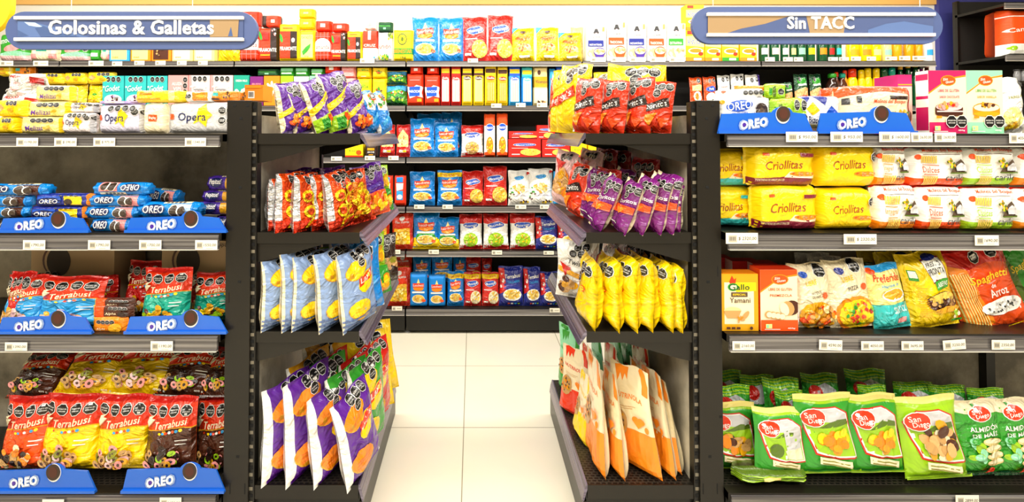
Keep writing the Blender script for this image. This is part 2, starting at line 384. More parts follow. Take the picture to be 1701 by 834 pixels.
D_('wor', 'cookie_pack', 'cookie pack', 'large white sandwich cookie pack', 'flow', A, .06, 'pwhite', [W_(0, A, .2, .1, .1, 'cream'), Logo('OREO', A*.4, .72, A*.42, .26, 'whi', 'royal', 5, 0, 1.12, 1.4), T_('SIN GLUTEN', A*.4, .49, A*.26, .08, 'royal', 5),
    E_(A*.78, .52, .3, .3, 'sil'), E_(A*.79, .52, .27, .28, 'cook'), E_(A*.79, .52, .12, .12, 'cookl'), E_(.25, .85, .1, .07, 'gold')])
D_('wob', 'cookie_pack', 'cookie pack', 'white sandwich cookie pack with pale blue stripe', 'flow', A, .06, 'pwhite', [R_(.4, .15, 2, .35, 'pblu'), oct_row(4, 1.2, 2.2, .75, .13), E_(1.95, .3, .25, .22, 'cook'), E_(.25, .85, .1, .07, 'oran')])
A = 1.9
D_('mel', 'biscuit_pack', 'biscuit pack', 'pale yellow wrapped almond biscuit pack', 'flow', A, .06, 'lyel', [R_(0, 0, .14, 1, 'yel'), R_(A-.14, 0, A, 1, 'yel'), T_('Mellizas', A*.4, .33, A*.42, .3, 'purp', 2, .15, .005), oct_row(4, A*.3, A*.85, .78, .13), E_(A*.72, .38, .16, .1, 'gold', 30)])
D_('mely', 'biscuit_pack', 'biscuit pack', 'bright yellow wrapped biscuit pack', 'flow', A, .06, 'yel', [P_([(.2, .5), (.45, .75), (.7, .5), (.45, .25)], 'tan'), oct_row(3, A*.4, A*.85, .78, .13), E_(A*.6, .4, .2, .12, 'gold')])
def opera(nm, desc, A, base, s=1):
    D_(nm, 'wafer_pack', 'wafer pack', desc, 'flow', A, .06, base, [R_(0, 0, .1, 1, 'sil'), R_(A-.12, 0, A, 1, 'sil'), P_([(A*.5, .8), (A*.6, .95), (A*.62, .75), (A*.7, .6), (A*.62, .45), (A*.6, .2), (A*.5, .4), (A*.42, .3)], 'yel'),
       T_('Opera', A*.4, .5, A*.4, .34, 'dnavy', 0, .05, .01), R_(A*.06, .45, A*.14, .62, 'oran'), OS([A*.84, A*.84+.26], .75, .12, True), OS([A*.84, A*.84+.26], .42, .12, True) if A > 1.8 else oct_row(4, A*.25, A*.9, .85, .1)])
opera('opa', 'large silver wafer pack with octagon stamps', 2.25, 'sil'); opera('opb', 'silver and lilac wafer pack', 1.55, 'lilac'); opera('opc', 'small pinkish wafer pack', 1.5, 'palep')
D_('opd', 'wafer_pack', 'wafer pack', 'plain cream wafer pack with orange badge', 'flow', .85, .06, 'cream', [R_(.25, .4, .55, .62, 'oran'), T_('Bagley', .4, .51, .24, .1, 'whi')])
D_('lil', 'wafer_pack', 'wafer pack', 'flat lilac wafer pack on top', 'flow', 4, .1, 'lav', [R_(1, .3, 3, .7, 'whi')])
D_('ysl', 'biscuit_pack', 'biscuit pack', 'long yellow biscuit pack', 'flow', 4, .08, 'yel', [R_(.5, .2, 2.2, .35, 'gold'), R_(2.9, .1, 3.4, .9, 'lyel'), R_(.6, .6, 1.6, .8, 'amber')])
D_('osl', 'biscuit_pack', 'biscuit pack', 'orange and white wrapped biscuit pack', 'flow', 3, .08, 'whi', [R_(1, .1, 2.6, .9, 'amber'), R_(1.4, .4, 2.2, .7, 'gold'), oct_row(2, .2, .9, .5, .2)])
D_('osn', 'biscuit_pack', 'biscuit pack', 'orange pack with teal patch', 'flow', 3.4, .08, 'amber', [R_(.4, .5, 1.2, .8, 'tealb'), B_(2.5, .5, .5, .35, ['gold', 'brn'], 14, .14), R_(.3, .15, 1.4, .3, 'brn')])
D_('bag', 'marshmallow_bag', 'sweets bag', 'white marshmallow bag with red writing', 'bag', 1.1, .12, 'pwhite', [T_('Masas', .4, .86, .45, .12, 'crim', 0, .1), B_(.55, .4, .45, .3, ['pwhite', 'whi', 'lpink'], 22, .11, 2), R_(.9, .6, 1.1, .8, 'crim')])
D_('obc', 'biscuit_pack', 'biscuit pack', 'orange carton with white barcode', 'box', 1.3, .1, 'amber', [R_(.25, .15, .7, .6, 'pwhite'), [R_(.28+.04*i, .22, .3+.04*i, .55, 'dgr') for i in range(10)], R_(.1, .8, 1.2, .9, 'gold')], top='gold')
D_('bar', 'snack_bar', 'snack bar', 'brown and orange cereal bar pack', 'flow', 1.9, .03, 'brn', [R_(0, 0, .6, 1, 'oran'), R_(0, 0, .1, 1, 'yel'), T_('Alpha', .9, .35, .5, .25, 'cream', 0, .2), oct_row(4, .8, 1.7, .78, .12), E_(1.5, .35, .25, .22, 'choc')])
D_('baro', 'snack_bar', 'snack bar', 'orange biscuit bar pack with lemon disc', 'flow', 1.9, .03, 'amber', [R_(0, 0, .1, 1, 'yel'), oct_row(4, .3, 1.3, .72, .13), E_(1.35, .35, .35, .3, 'gold'), T_('Alpha', .6, .28, .45, .2, 'cream', 0, .2)])
# back wall
def pasta(nm, A, base, desc, kind='pasta_bag', cat='pasta bag', low=None, band=None, food='pasta', logo='red', fam='bag', D=.08, win=None, txt='Lucchetti'):
    o = []
    if low: o.append(W_(0, A, .3, .3, .06, low))
    if win: o.append(E_(A*.5, .3, A*.4, .2, win))
    if band: o += [R_(0, .8, A, .93, band), T_('+10% GRATIS', A*.5, .86, A*.75, .06, 'crim')]
    o += [P_([(A*.5, .86 if not band else .78), (A*.6, .7), (A*.4, .7)], 'lyel'), E_(A*.5, .56, A*.3, .07, 'amber'), R_(A*.18, .6, A*.82, .72, logo), T_(txt, A*.5, .66, A*.58, .07, 'whi'),
          W_(A*.12, A*.88, .46, .5, .02, 'blu') if 0 else R_(A*.15, .43, A*.85, .48, 'whi'), E_(A*.5, .26, A*.36, .13, 'whi'), E_(A*.5, .27, A*.33, .11, food), B_(A*.5, .27, A*.27, .08, ['gold', 'grain', 'tan'], 10, .03), E_(A*.8, .22, .06, .04, 'oran')]
    D_(nm, kind, cat, desc, fam, A, D, base, o)
pasta('luc', .72, 'blu', 'blue pasta bag with red logo plate')
pasta('lug', .72, 'blu', 'blue green and yellow vegetable pasta bag', low='yel', win='gre')
pasta('lub', .6, 'blu', 'blue pasta bag with yellow offer band', band='yel')
pasta('lus', .5, 'blu', 'narrow blue soup pasta pack', fam='brick', kind='pasta_pack', cat='pasta pack', D=.06)
pasta('luw', .5, 'sky', 'tall narrow blue spaghetti pack', fam='brick', kind='spaghetti_pack', cat='spaghetti pack', D=.05, win='pwhite')
def mata(nm, A, base, desc, low=None, food='pasta', kind='pasta_bag', cat='pasta bag', band=None, fam='bag', D=.08, ytop='crim', fx=.68, logoc='royal'):
    o = []
    if low: o += [R_(0, 0, A, .72, low), W_(0, A, .1, .1, .03, base)]
    if band: o += [R_(0, .82, A, .95, band), T_('10% GRATIS', A*.5, .885, A*.7, .06, 'crim')]
    o += [E_(A*.5, .68, A*.36, .09, 'whi'), E_(A*.5, .68, A*.34, .08, logoc), T_('Matarazzo', A*.5, .68, A*.56, .07, 'whi', 3, .1), R_(A*.1, .48, A*.6, .5, 'whi'), R_(A*.1, .12, A*.35, .17, 'whi'),
          E_(A*fx, .27, A*.32, .2, food), B_(A*fx, .27, A*.25, .15, ['gold', 'yel', 'grain'], 14, .03)]
    D_(nm, kind, cat, desc, fam, A, D, base, o)
mata('mat', .72, 'crim', 'red pasta bag with blue oval logo')
mata('matw', .75, 'crim', 'white and red pasta bag with green label', low='pwhite', food='lime', fx=.5)
mata('matx', .8, 'crim', 'white and red bag of coloured pasta', low='pwhite', food='tan', fx=.5)
mata('matb', .55, 'crim', 'red pasta pack with yellow offer band', band='yel', food='cream')
mata('mats', .32, 'crim', 'tall narrow red spaghetti pack', kind='spaghetti_pack', cat='spaghetti pack', fam='brick', D=.05, low=None)
mata('mato', .4, 'oran', 'tall orange and white pasta pack', kind='pasta_pack', cat='pasta pack', fam='brick', D=.06, low='pwhite', food='amber', fx=.5)
mata('lasa', 1.7, 'crim', 'flat red lasagne carton', kind='lasagne_box', cat='pasta box', fam='box', D=.06)
A = .7
D_('wsp', 'pasta_bag', 'pasta bag', 'white pasta bag with green and brown print', 'bag', A, .08, 'pwhite', [E_(.35, .78, .16, .06, 'sky'), T_('Knorr', .35, .78, .2, .06, 'royal', 0, .2), B_(.35, .48, .2, .12, ['pasta', 'grain', 'gold'], 20, .05), T_('FETTUCCINI', .4, .27, .35, .03, 'viol'), B_(.1, .3, .09, .2, ['gre', 'brn'], 9, .03), B_(.5, .1, .15, .05, ['brn', 'yel'], 9, .03), B_(.6, .9, .08, .05, ['crim'], 4, .03)])
D_('navy', 'pasta_bag', 'pasta bag', 'navy pasta bag with white noodle bowl', 'bag', A, .08, 'navy', [P_([(0, .95), (.16, .95), (.2, .4), (0, .3)], 'crim'), B_(.08, .6, .07, .2, ['whi', 'red'], 8, .04), T_('Terrabusi', .4, .76, .45, .1, 'pwhite', 2, .15), T_('TALLARIN', .42, .62, .36, .06, 'sky'), E_(.38, .3, .27, .15, 'whi'), E_(.38, .31, .24, .12, 'pasta'), B_(.38, .31, .2, .09, ['gold', 'grain'], 14, .03), [R_(.25+.09*i, .06, .31+.09*i, .1, c) for i, c in enumerate(['oran', 'whi', 'sky', 'lime'])]])
A = .75
D_('redp', 'pasta_bag', 'pasta bag', 'red pasta bag with yellow window', 'bag', A, .08, 'red', [E_(.37, .86, .1, .06, 'whi'), T_('Don Vicente', .37, .76, .5, .07, 'whi', 0, .1), R_(.1, .14, .65, .56, 'yel'), B_(.37, .33, .24, .17, ['pasta', 'gold', 'lyel'], 40, .045, 5), R_(.1, .5, .65, .58, 'gold')])
D_('redk', 'pasta_bag', 'pasta bag', 'red and cream pasta bag', 'bag', .8, .08, 'crim', [P_([(.4, .85), (.7, .62), (.72, .3), (.08, .3), (.1, .62)], 'lyel'), T_('Canale', .4, .58, .4, .07, 'red'), R_(.2, .12, .6, .2, 'pwhite'), R_(.4, .13, .6, .19, 'yel')])
D_('redb', 'stock_pack', 'food pack', 'small red pack with blue label', 'brick', .52, .06, 'red', [R_(.12, .78, .4, .95, 'blu'), P_([(.1, .75), (.42, .75), (.4, .55), (.12, .5)], 'pwhite'), R_(.12, .2, .4, .5, 'sky'), E_(.26, .3, .12, .08, 'whi')])
D_('cocoa', 'cocoa_pack', 'food pack', 'dark brown pack with white lettering', 'brick', .9, .06, 'choc', [R_(.2, .55, .7, .75, 'gold'), T_('ARCOR', .45, .4, .5, .14, 'whi'), R_(.3, .15, .6, .22, 'gold')])
D_('ybx', 'soup_box', 'food box', 'small yellow food carton', 'box', 1.3, .08, 'yel', [T_('Knorr', .6, .5, .6, .2, 'gre'), E_(1, .35, .2, .2, 'oran'), R_(0, 0, 1.3, .12, 'red')], top='lyel')
def yerba(nm, A, base, desc, ops, D=.08, **k): D_(nm, k.pop('kind', 'yerba_pack'), k.pop('cat', 'yerba pack'), desc, 'brick', A, D, base, ops, **k)
yerba('pir', .62, 'red', 'red and black yerba pack', [R_(.4, 0, .62, 1, 'choc'), B_(.5, .75, .08, .2, ['whi', 'pink', 'choc'], 8, .03), E_(.08, .75, .05, .14, 'gre', 20), R_(.15, .62, .35, .84, 'crim'), T_('PIRAMONTE', .31, .33, .56, .11, 'pwhite'), R_(.1, .16, .4, .2, 'gold')])
yerba('piy', .7, 'yel', 'yellow yerba pack with red and black panel', [R_(.05, .08, .65, .78, 'red'), R_(.42, .08, .65, .78, 'choc'), E_(.1, .6, .05, .12, 'gre', 20), E_(.52, .55, .06, .06, 'whi'), T_('PIRAMONTE', .35, .33, .58, .1, 'pwhite'), R_(.15, .85, .5, .87, 'red')])
yerba('pla', .55, 'yel', 'yellow yerba pack with green map print', [R_(.05, .12, .5, .82, 'lyel'), T_('PLAYADITO', .27, .74, .4, .1, 'gre'), P_([(.1, .3), (.25, .45), (.42, .55), (.4, .42), (.3, .3), (.15, .18)], 'gre'), T_('500g', .27, .15, .15, .05, 'olive')])
yerba('ama', .62, 'red', 'red and white tiled yerba pack', [[R_(.1+.14*i, 0, .108+.14*i, 1, 'pink') for i in range(4)], [R_(0, .2*i, .62, .2*i+.01, 'pink') for i in (1, 4)], E_(.32, .55, .3, .2, 'pwhite'), R_(.02, .32, .62, .55, 'pwhite'), T_('amanda', .32, .47, .5, .14, 'red')])
yerba('cru', .52, 'pwhite', 'white yerba pack with red top', [R_(0, .42, .52, 1, 'red'), R_(.2, .68, .3, 1, 'pwhite'), T_('CRUZ', .26, .5, .4, .08, 'pwhite'), R_(.1, .3, .4, .33, 'sil'), E_(.42, .12, .03, .03, 'sky')])
yerba('uni', .6, 'pwhite', 'white yerba pack with leaf print', [R_(0, .84, .6, 1, 'sgr' if 0 else 'sil'), T_('unión', .3, .5, .46, .16, 'red'), B_(.3, .14, .28, .1, ['lime', 'yel', 'moss', 'gre'], 22, .05, 1, None, .5), B_(.5, .8, .1, .12, ['lime', 'moss'], 8, .05)])
yerba('bie', .78, 'yel', 'bright yellow yerba pack with green band', [E_(.36, .68, .18, .18, 'dgre'), E_(.36, .68, .15, .15, 'yel'), E_(.36, .68, .05, .07, 'moss'), R_(.02, .22, .76, .4, 'gre'), T_('BIENESTAR', .39, .31, .68, .12, 'amber'), T_('1kg', .4, .12, .2, .09, 'dgre')])
yerba('yblk', 1.5, 'yel', 'plain yellow yerba block lying on top', [R_(.2, .8, 1, .84, 'gold'), R_(.5, .4, 1, .6, 'lyel')])
yerba('rblk', 1.5, 'red', 'red yerba block lying on top', [R_(.5, .35, .95, .7, 'pwhite'), R_(.1, .85, 1.4, .9, 'crim')])
yerba('kblk', 1.4, 'choc', 'black and red yerba block lying on top', [R_(.45, 0, 1.4, 1, 'red'), R_(.8, .35, 1.1, .6, 'pwhite')])
yerba('wblk', 1, 'pwhite', 'white block with grey barcode', [R_(.3, .2, .75, .6, 'sil'), [R_(.33+.08*i, .25, .36+.08*i, .6, 'gry') for i in range(5)]])
yerba('gblk', 1.6, 'dgre', 'dark green block lying on top', [R_(.1, .5, 1.4, .6, 'gre'), R_(.6, .2, .9, .4, 'mint')])
yerba('grn', .7, 'gre', 'green and pale rice pack', [R_(.05, .5, .65, .8, 'mint'), R_(.1, .2, .6, .35, 'whi')])
D_('gfl', 'cereal_pack', 'food pack', 'green bag of rice crackers with white lettering', 'flow', 1.9, .1, 'gre', [T_('Smoder', .6, .75, 1, .2, 'whi', 8), W_(0, 1.9, .2, .3, .15, 'mint'), E_(1, .5, .6, .12, 'pink', 8), oct_row(1, 1.4, 1.9, .55, .15), R_(0, 0, 1.9, .2, 'lpink')])
D_('cfl', 'cracker_pack', 'cracker pack', 'cream cracker pack with teal label', 'flow', 1.7, .1, 'cream', [R_(.5, .4, 1.1, 1, 'teal'), R_(.1, .1, .5, .3, 'pink'), R_(1.2, .1, 1.6, .3, 'pink')])
def carton(nm, A, base, desc, ops, D=.07, kind='food_box', cat='food box', **k): D_(nm, kind, cat, desc, 'box', A, D, base, ops, **k)
carton('cba', .7, 'sky', 'pale blue edged cream tea carton', [R_(.05, .05, .6, .95, 'lyel'), T_('oso', .2, .12, .2, .05, 'oran')])
carton('cbo', .7, 'amber', 'orange edged cream tea carton', [R_(.05, .05, .6, .95, 'lyel'), T_('oso', .2, .12, .2, .05, 'oran')])
carton('cbb', .7, 'amber', 'brown speckled carton', [R_(.05, .05, .6, .95, 'brn'), B_(.3, .5, .22, .35, ['tan', 'brn', 'cookl'], 24, .04)])
carton('cbc', .7, 'lyel', 'pale yellow carton', [R_(.05, .05, .6, .95, 'cream'), T_('oso', .2, .12, .2, .05, 'oran')])
D_('yba', 'food_bag', 'food bag', 'bright yellow food bag under sign end', 'bag', .75, .08, 'yel', [E_(.37, .5, .12, .06, 'gre'), R_(.1, .2, .6, .25, 'gold')])
def quaker(nm, c, desc, bowl):
    A = .64
    carton(nm, A, 'pwhite', desc, [E_(.32, .82, .1, .035, 'dgr'), P_([(.24, .84), (.4, .84), (.36, .93), (.28, .93)], 'dgr'), E_(.32, .77, .05, .05, 'lpink'), T_('QUAKER', .32, .69, .26, .045, 'dgr'), R_(.05, .42, .56, .6, c), T_(dict(navy='INSTANTÁNEA', oran='TRADICIONAL', gre='EXTRAFINA')[c], .3, .48, .42, .07, 'whi'),
        B_(.3, .2, .27, .12, ['grain', 'cream', 'lyel'], 12, .09, 3), E_(.42, .26, .2, .13, bowl), P_([(.22, .26), (.62, .26), (.52, .06), (.32, .06)], bowl), E_(.42, .27, .18, .09, 'cream'), B_(.42, .28, .14, .06, ['grain', 'tan', 'lyel'], 12, .04), R_(.5, .84, .58, .97, 'tan')], kind='oats_box', cat='oats box', top='whi')
quaker('qun', 'navy', 'white oats box with blue banner', 'viol'); quaker('quo', 'oran', 'white oats box with orange banner', 'oran'); quaker('qug', 'gre', 'white oats box with green banner', 'whi')
def vit(nm, low, desc):
    A = .72
    carton(nm, A, 'yel', desc, [R_(.05, .86, .3, .98, 'red'), P_([(0, .5), (A, .45), (A, .85), (0, .8)], 'lyel'), T_('Vitina', .32, .64, .5, .2, 'royal', 0, .25, 0), E_(.38, .33, .3, .1, 'pwhite'), E_(.38, .34, .24, .07, 'amber'), E_(.58, .24, .1, .06, 'red'), R_(0, 0, A, .13, low), R_(.3, .03, .6, .1, 'whi')], kind='semolina_box', cat='semolina box')
vit('vit', 'amber', 'yellow semolina box with orange foot'); vit('vig', 'gre', 'yellow semolina box with green foot')
def godet(nm, base, desc, A=.86):
    carton(nm, A, base, desc, [oct_row(3, .12, .76, .88, .09), T_('Godet', .42, .58, .6, .2, 'whi', 4, .25), E_(.45, .2, .36, .17, 'pwhite') if base == 'tealb' else R_(.2, .5, .6, .55, 'gry'), B_(.45, .2, .28, .12, ['gry', 'brn', 'lav'], 14, .05) if base == 'tealb' else R_(0, 0, .08, 1, 'pink'), E_(.1, .62, .04, .03, 'whi')], kind='cake_mix_box', cat='cake mix box')
godet('god', 'tealb', 'teal cake mix box'); godet('gop', 'lpink', 'pale pink cake mix box'); 
carton('gpi', .8, 'pink', 'salmon pink cake mix box', [T_('ALUZA', .35, .72, .4, .1, 'whi'), T_('VIPI', .35, .55, .3, .12, 'whi'), OS([.68], .85, .09), OS([.68], .65, .09), OS([.68], .45, .09)], kind='cake_mix_box', cat='cake mix box')
def tea(nm, base, desc, ops): carton(nm, .66, base, desc, ops, kind='tea_box', cat='tea box')
tea('ttf', 'teal', 'teal tea box with white flower', [T_('GREEN HILLS', .33, .82, .5, .07, 'whi'), B_(.33, .35, .25, .2, ['whi'], 16, .1, 4), E_(.33, .35, .07, .07, 'yel')])
tea('tpu', 'plum', 'purple tea box', [T_('FRUTOS', .33, .72, .45, .1, 'pink'), B_(.33, .4, .2, .15, ['mag', 'viol'], 8, .08)])
tea('tda', 'amber', 'orange tea box with white daisy', [[E_(.33+.17*math.cos(i*.785), .55+.17*math.sin(i*.785), .11, .05, 'whi', i*45) for i in range(8)], E_(.33, .55, .08, .08, 'gold')])
tea('tgr', 'lime', 'bright green tea box', [T_('MANZANILLA', .33, .75, .5, .07, 'whi'), R_(.1, .4, .56, .6, 'gre')])
tea('twh', 'pwhite', 'white tea box with black title', [T_('TÉ VERDE', .33, .8, .45, .07, 'dgr'), R_(.1, .4, .56, .6, 'mint')])
tea('tlg', 'mint', 'pale green tea box', [R_(.08, .5, .56, .9, 'gre'), R_(.1, .6, .5, .66, 'whi')])
yerba('rgl', .6, 'red', 'red mate pack with green leaf', [T_('TARAGÜI', .3, .86, .4, .07, 'yel'), E_(.3, .4, .28, .26, 'yel'), E_(.32, .42, .12, .22, 'dgre', -30), R_(0, .66, .6, .7, 'pwhite')])
yerba('pky', .58, 'pink', 'salmon pink mate pack', [T_('amanda', .29, .66, .42, .07, 'whi'), R_(.15, .3, .45, .33, 'whi'), R_(.05, .1, .5, .18, 'lpink')])
yerba('ycb', .58, 'yel', 'yellow mate pack with green title', [T_('CBSé', .29, .68, .4, .1, 'gre'), E_(.29, .75, .08, .05, 'lime'), R_(.15, .25, .45, .28, 'gold'), R_(.2, .1, .4, .14, 'whi')])
yerba('ycf', .58, 'yel', 'yellow mate pack with round fruit print', [B_(.29, .5, .14, .14, ['olive', 'brn', 'gre', 'red'], 16, .05), T_('CUIDA PEÑA', .29, .18, .42, .05, 'crim'), R_(.1, .85, .5, .87, 'gold')])
D_('sce', 'yerba_bag', 'yerba bag', 'green bag with landscape print', 'bag', 1.1, .09, 'gre', [W_(0, 1.1, .55, .65, .1, 'sky', True), R_(0, .93, 1.1, 1, 'yel'), B_(.6, .55, .3, .12, ['red', 'whi', 'yel'], 12, .05), B_(.5, .25, .4, .15, ['dgre', 'lime'], 12, .09), W_(0, 1.1, .1, .05, .05, 'dgre')])
yerba('lat', .5, 'red', 'red milk powder pack with blue star splash', [P_([(0, .6), (.18, .55), (.3, .64), (.5, .58), (.46, .4), (.5, .25), (.3, .3), (.1, .22), (.05, .38)], 'pwhite'), P_([(.08, .58), (.42, .6), (.4, .3), (.08, .28)], 'royal'), T_('ARCOR', .25, .44, .36, .08, 'pwhite'), R_(.32, .12, .46, .22, 'gold'), R_(.1, .78, .4, .8, 'pink')], kind='milk_powder_pack', cat='milk powder pack')
def rice(nm, base, top, desc, w1='pwhite', txt='Gallo'): yerba(nm, .34, base, desc, [R_(0, .72, .34, 1, top), R_(.03, .78, .31, .88, 'yel' if top != 'yel' else 'brn'), R_(.05, .1, .29, .68, w1), E_(.17, .66, .13, .05, top if top != 'yel' else 'red'), T_(txt, .17, .66, .22, .05, 'whi'), [R_(.09+.05*i, .12, .11+.05*i, .55, 'lyel') for i in range(4)]], kind='spaghetti_pack', cat='spaghetti pack', D=.05)
rice('spr', 'crim', 'crim', 'tall red spaghetti pack with offer band'); rice('spy', 'yel', 'brn', 'tall yellow pasta pack with brown top', 'lyel'); rice('spk', 'yel', 'yel', 'tall yellow pasta pack', 'gold'); rice('spg', 'gold', 'gry', 'tall golden grain pack', 'cream')
rice('spb', 'sky', 'royal', 'tall blue spaghetti pack with offer band'); rice('spt', 'blu', 'tealb', 'tall deep blue spaghetti pack')
yerba('vic', .45, 'grain', 'tall cream rice pack', [R_(0, .45, .45, .7, 'gold'), T_('Vicenzo', .24, .58, .36, .08, 'dgr', 0, .2), E_(.17, .8, .05, .06, 'brn'), R_(.02, .06, .43, .42, 'cream'), B_(.22, .08, .17, .03, ['tan', 'brn'], 8, .03)], kind='rice_pack', cat='rice pack')
D_('yno', 'noodle_bag', 'noodle bag', 'yellow noodle bag with red logo', 'bag', .8, .08, 'yel', [P_([(0, 1), (.25, 1), (0, .8)], 'sky'), E_(.4, .66, .3, .08, 'amber'), T_('Maxima', .4, .66, .42, .07, 'red'), E_(.4, .4, .28, .12, 'grain'), B_(.4, .4, .24, .1, ['pasta', 'gold', 'oran'], 24, .04), R_(.25, .1, .6, .16, 'pwhite'), E_(.38, .84, .1, .04, 'brn')])
D_('ynw', 'noodle_bag', 'noodle bag', 'cream noodle bag standing behind', 'bag', .5, .06, 'lyel', [R_(.1, .6, .4, .8, 'amber')])
D_('pch', 'snack_pouch', 'food pouch', 'orange and white food pouch', 'bag', .68, .06, 'oran', [oct_row(1, .3, .6, .85, .09), R_(.08, .5, .6, .7, 'lyel'), E_(.34, .3, .22, .18, 'whi'), E_(.3, .3, .1, .12, 'amber')])
D_('pcb', 'snack_pouch', 'food pouch', 'orange pouch with blue oval logo', 'bag', .68, .06, 'oran', [oct_row(2, .2, .65, .85, .07), E_(.34, .55, .28, .1, 'royal'), T_('Tang', .34, .55, .3, .1, 'whi'), E_(.34, .25, .28, .18, 'whi')])
D_('pcr', 'snack_pouch', 'food pouch', 'white pouch with red lower band', 'bag', .68, .06, 'pwhite', [oct_row(2, .15, .6, .85, .08), R_(.12, .3, .56, .5, 'crim'), T_('BABY', .34, .4, .3, .08, 'whi'), R_(0, 0, .68, .25, 'crim'), E_(.34, .14, .2, .1, 'gre'), R_(.1, .6, .5, .62, 'pink')])
D_('pcp', 'snack_pouch', 'food pouch', 'white pouch with purple edge', 'bag', .68, .06, 'pwhite', [oct_row(2, .15, .6, .82, .08), R_(.56, 0, .68, 1, 'viol'), R_(0, 0, .5, .2, 'oran')])
D_('pgo', 'sauce_pouch', 'sauce pouch', 'green and orange tomato sauce pouch', 'bag', .72, .05, 'dgre', [W_(0, .72, .45, .55, .05, 'skin'), W_(0, .72, .25, .3, .05, 'oran'), E_(.36, .75, .25, .12, 'gre'), OS([.25], .84, .07), R_(.15, .62, .6, .68, 'whi')])
# right unit
A = .9
D_('lim', 'snack_pack', 'snack pack', 'lime green snack pack', 'flow', 1.2, .05, 'lime', [R_(.3, .2, .5, .8, 'moss'), OS([.8], .5, .18), R_(.1, .3, .25, .7, 'gre')])
D_('limo', 'snack_pack', 'snack pack', 'lime pack with three black octagons', 'flow', 1.1, .05, 'lime', [OS([.35, .75], .75, .17, True), OS([.75], .32, .17, True), R_(.1, .2, .4, .4, 'yel')])
D_('orw', 'snack_pack', 'snack pack', 'orange snack pack lying behind', 'flow', 2, .05, 'amber', [R_(.3, .3, 1.2, .7, 'yel'), R_(1.3, .3, 1.7, .6, 'gre')])
D_('biz', 'toast_bag', 'toast bag', 'white yellow and blue toast bag', 'flow', 1.8, .07, 'pwhite', [P_([(0, .6), (.5, 1), (1, .7), (1.2, 1), (0, 1)], 'navy'), P_([(.2, .6), (.5, .8), (.8, .55), (.5, .4)], 'yel'), P_([(1, .4), (1.3, .7), (1.7, .4), (1.5, .2)], 'royal'), T_('Bizcochos', .8, .24, .95, .2, 'dnavy', -5), W_(0, 1.8, .1, .05, .03, 'lyel')])
def mdb(nm, A, desc, c, txt, kind='cracker_bag'):
    D_(nm, kind, 'cracker bag', desc, 'flow', A, .09, 'pwhite', [R_(0, 0, A, .2, c), R_(0, .97, A, 1, 'crim'), T_('Molinos del Bosque', A*.55, .89, A*.72, .1, 'oran', 0, .15), R_(A*.2, .79, A*.85, .8, 'brn'), E_(A*.13, .73, .07, .07, 'oran'), T_('cariló', A*.74, .22, A*.36, .16, 'dgr', 0, 0, .0) if txt else [],
       [R_(A*.17+.052*i, .58, A*.17+.052*i+.04, .76, 'pasta') for i in range(7)], [R_(A*.2+.05*i, .04, A*.2+.05*i+.037, .26, 'pasta') for i in range(7)], T_(txt or 'x', A*.3, .42, A*.3, .14, c) if txt else [], R_(A*.16, .52, A*.44, .54, c), R_(A*.18, .29, A*.42, .31, c),
       P_([(A*.6, .34), (A*.98, .34), (A*.94, .5), (A*.82, .68), (A*.68, .5)], 'cookl'), B_(A*.64, .56, .12, .12, ['gold', 'moss', 'olive', 'yel'], 16, .035), P_([(A*.7, .4), (A*.9, .4), (A*.9, .5), (A*.8, .6), (A*.7, .5)], 'sil'), R_(A*.58, .33, A, .36, 'moss')], back='pwhite')
mdb('mdd', 1.45, 'white cracker bag with red foot', 'oran', 'Dulces'); mdb('mdc', 1.3, 'white cracker bag with yellow foot and green title', 'lime', 'Clásicas'); mdb('mdi', 1.05, 'white cracker bag with amber foot and title', 'amber', 'Integral')
D_('mdl', 'cracker_bag', 'cracker bag', 'large white and orange cracker bag lying flat', 'flow', 2, .1, 'cream', [W_(0, 2, .72, .78, .1, 'oran', True), R_(1.3, .68, 1.8, .76, 'choc'), T_('Molinos del Bosque', 1.3, .62, .85, .12, 'oran', 0, .15), T_('Granja del Arroyo', .4, .3, .6, .1, 'crim', 14, .1), R_(.1, .55, .22, .7, 'dgr'), R_(.4, .6, .52, .75, 'dgr'), [R_(1.1+.06*i, .1, 1.14+.06*i, .4, 'pasta') for i in range(6)], B_(1.62, .28, .2, .14, ['moss', 'gold', 'tan'], 18, .05), P_([(1.6, .1), (1.95, .1), (1.9, .3), (1.75, .42)], 'cookl'), R_(1.9, 0, 2, 1, 'crim')])
D_('rpl', 'cracker_bag', 'cracker bag', 'crumpled red and clear cracker bag', 'flow', 2, .08, 'pink', [W_(0, 2, .5, .6, .15, 'oran', True), R_(.3, .2, 1, .4, 'pwhite')])
def cri(nm, A, desc, low=None, octo=False):
    D_(nm, 'cracker_pack', 'cracker pack', desc, 'flow', A, .12, 'yel', [[W_(A*.02, A, .2, .32, -.02, low), P_([(A*.5, .22), (A*.58, .36), (A*.95, .34), (A, .2)], 'cream')] if low else [], T_('Criollitas', A*.48, .52, A*.54, .2, 'rust', 3, .25, .004), R_(A*.18, .74, A*.27, .8, 'oran'), [E_(A*.75, .31, A*.18, .06, 'amber'), B_(A*.75, .31, A*.16, .04, ['oran', 'gold', 'tan'], 12, .03)],
        OS([A*.9], .7, .11, True) if octo else R_(A*.7, .72, A*.9, .8, 'mar' if low != 'tealb' else 'tealb'), T_('TOSTADAS DE ARROZ DULCES', A*.28, .17, A*.42, .05, 'cream') if low == 'mar' else []])
cri('cri', 1.65, 'yellow cracker pack with maroon band', 'mar'); cri('crt', 1.2, 'yellow cracker pack with teal band', 'tealb'); cri('cro', 1.42, 'plain yellow cracker pack with black octagon', None, True)
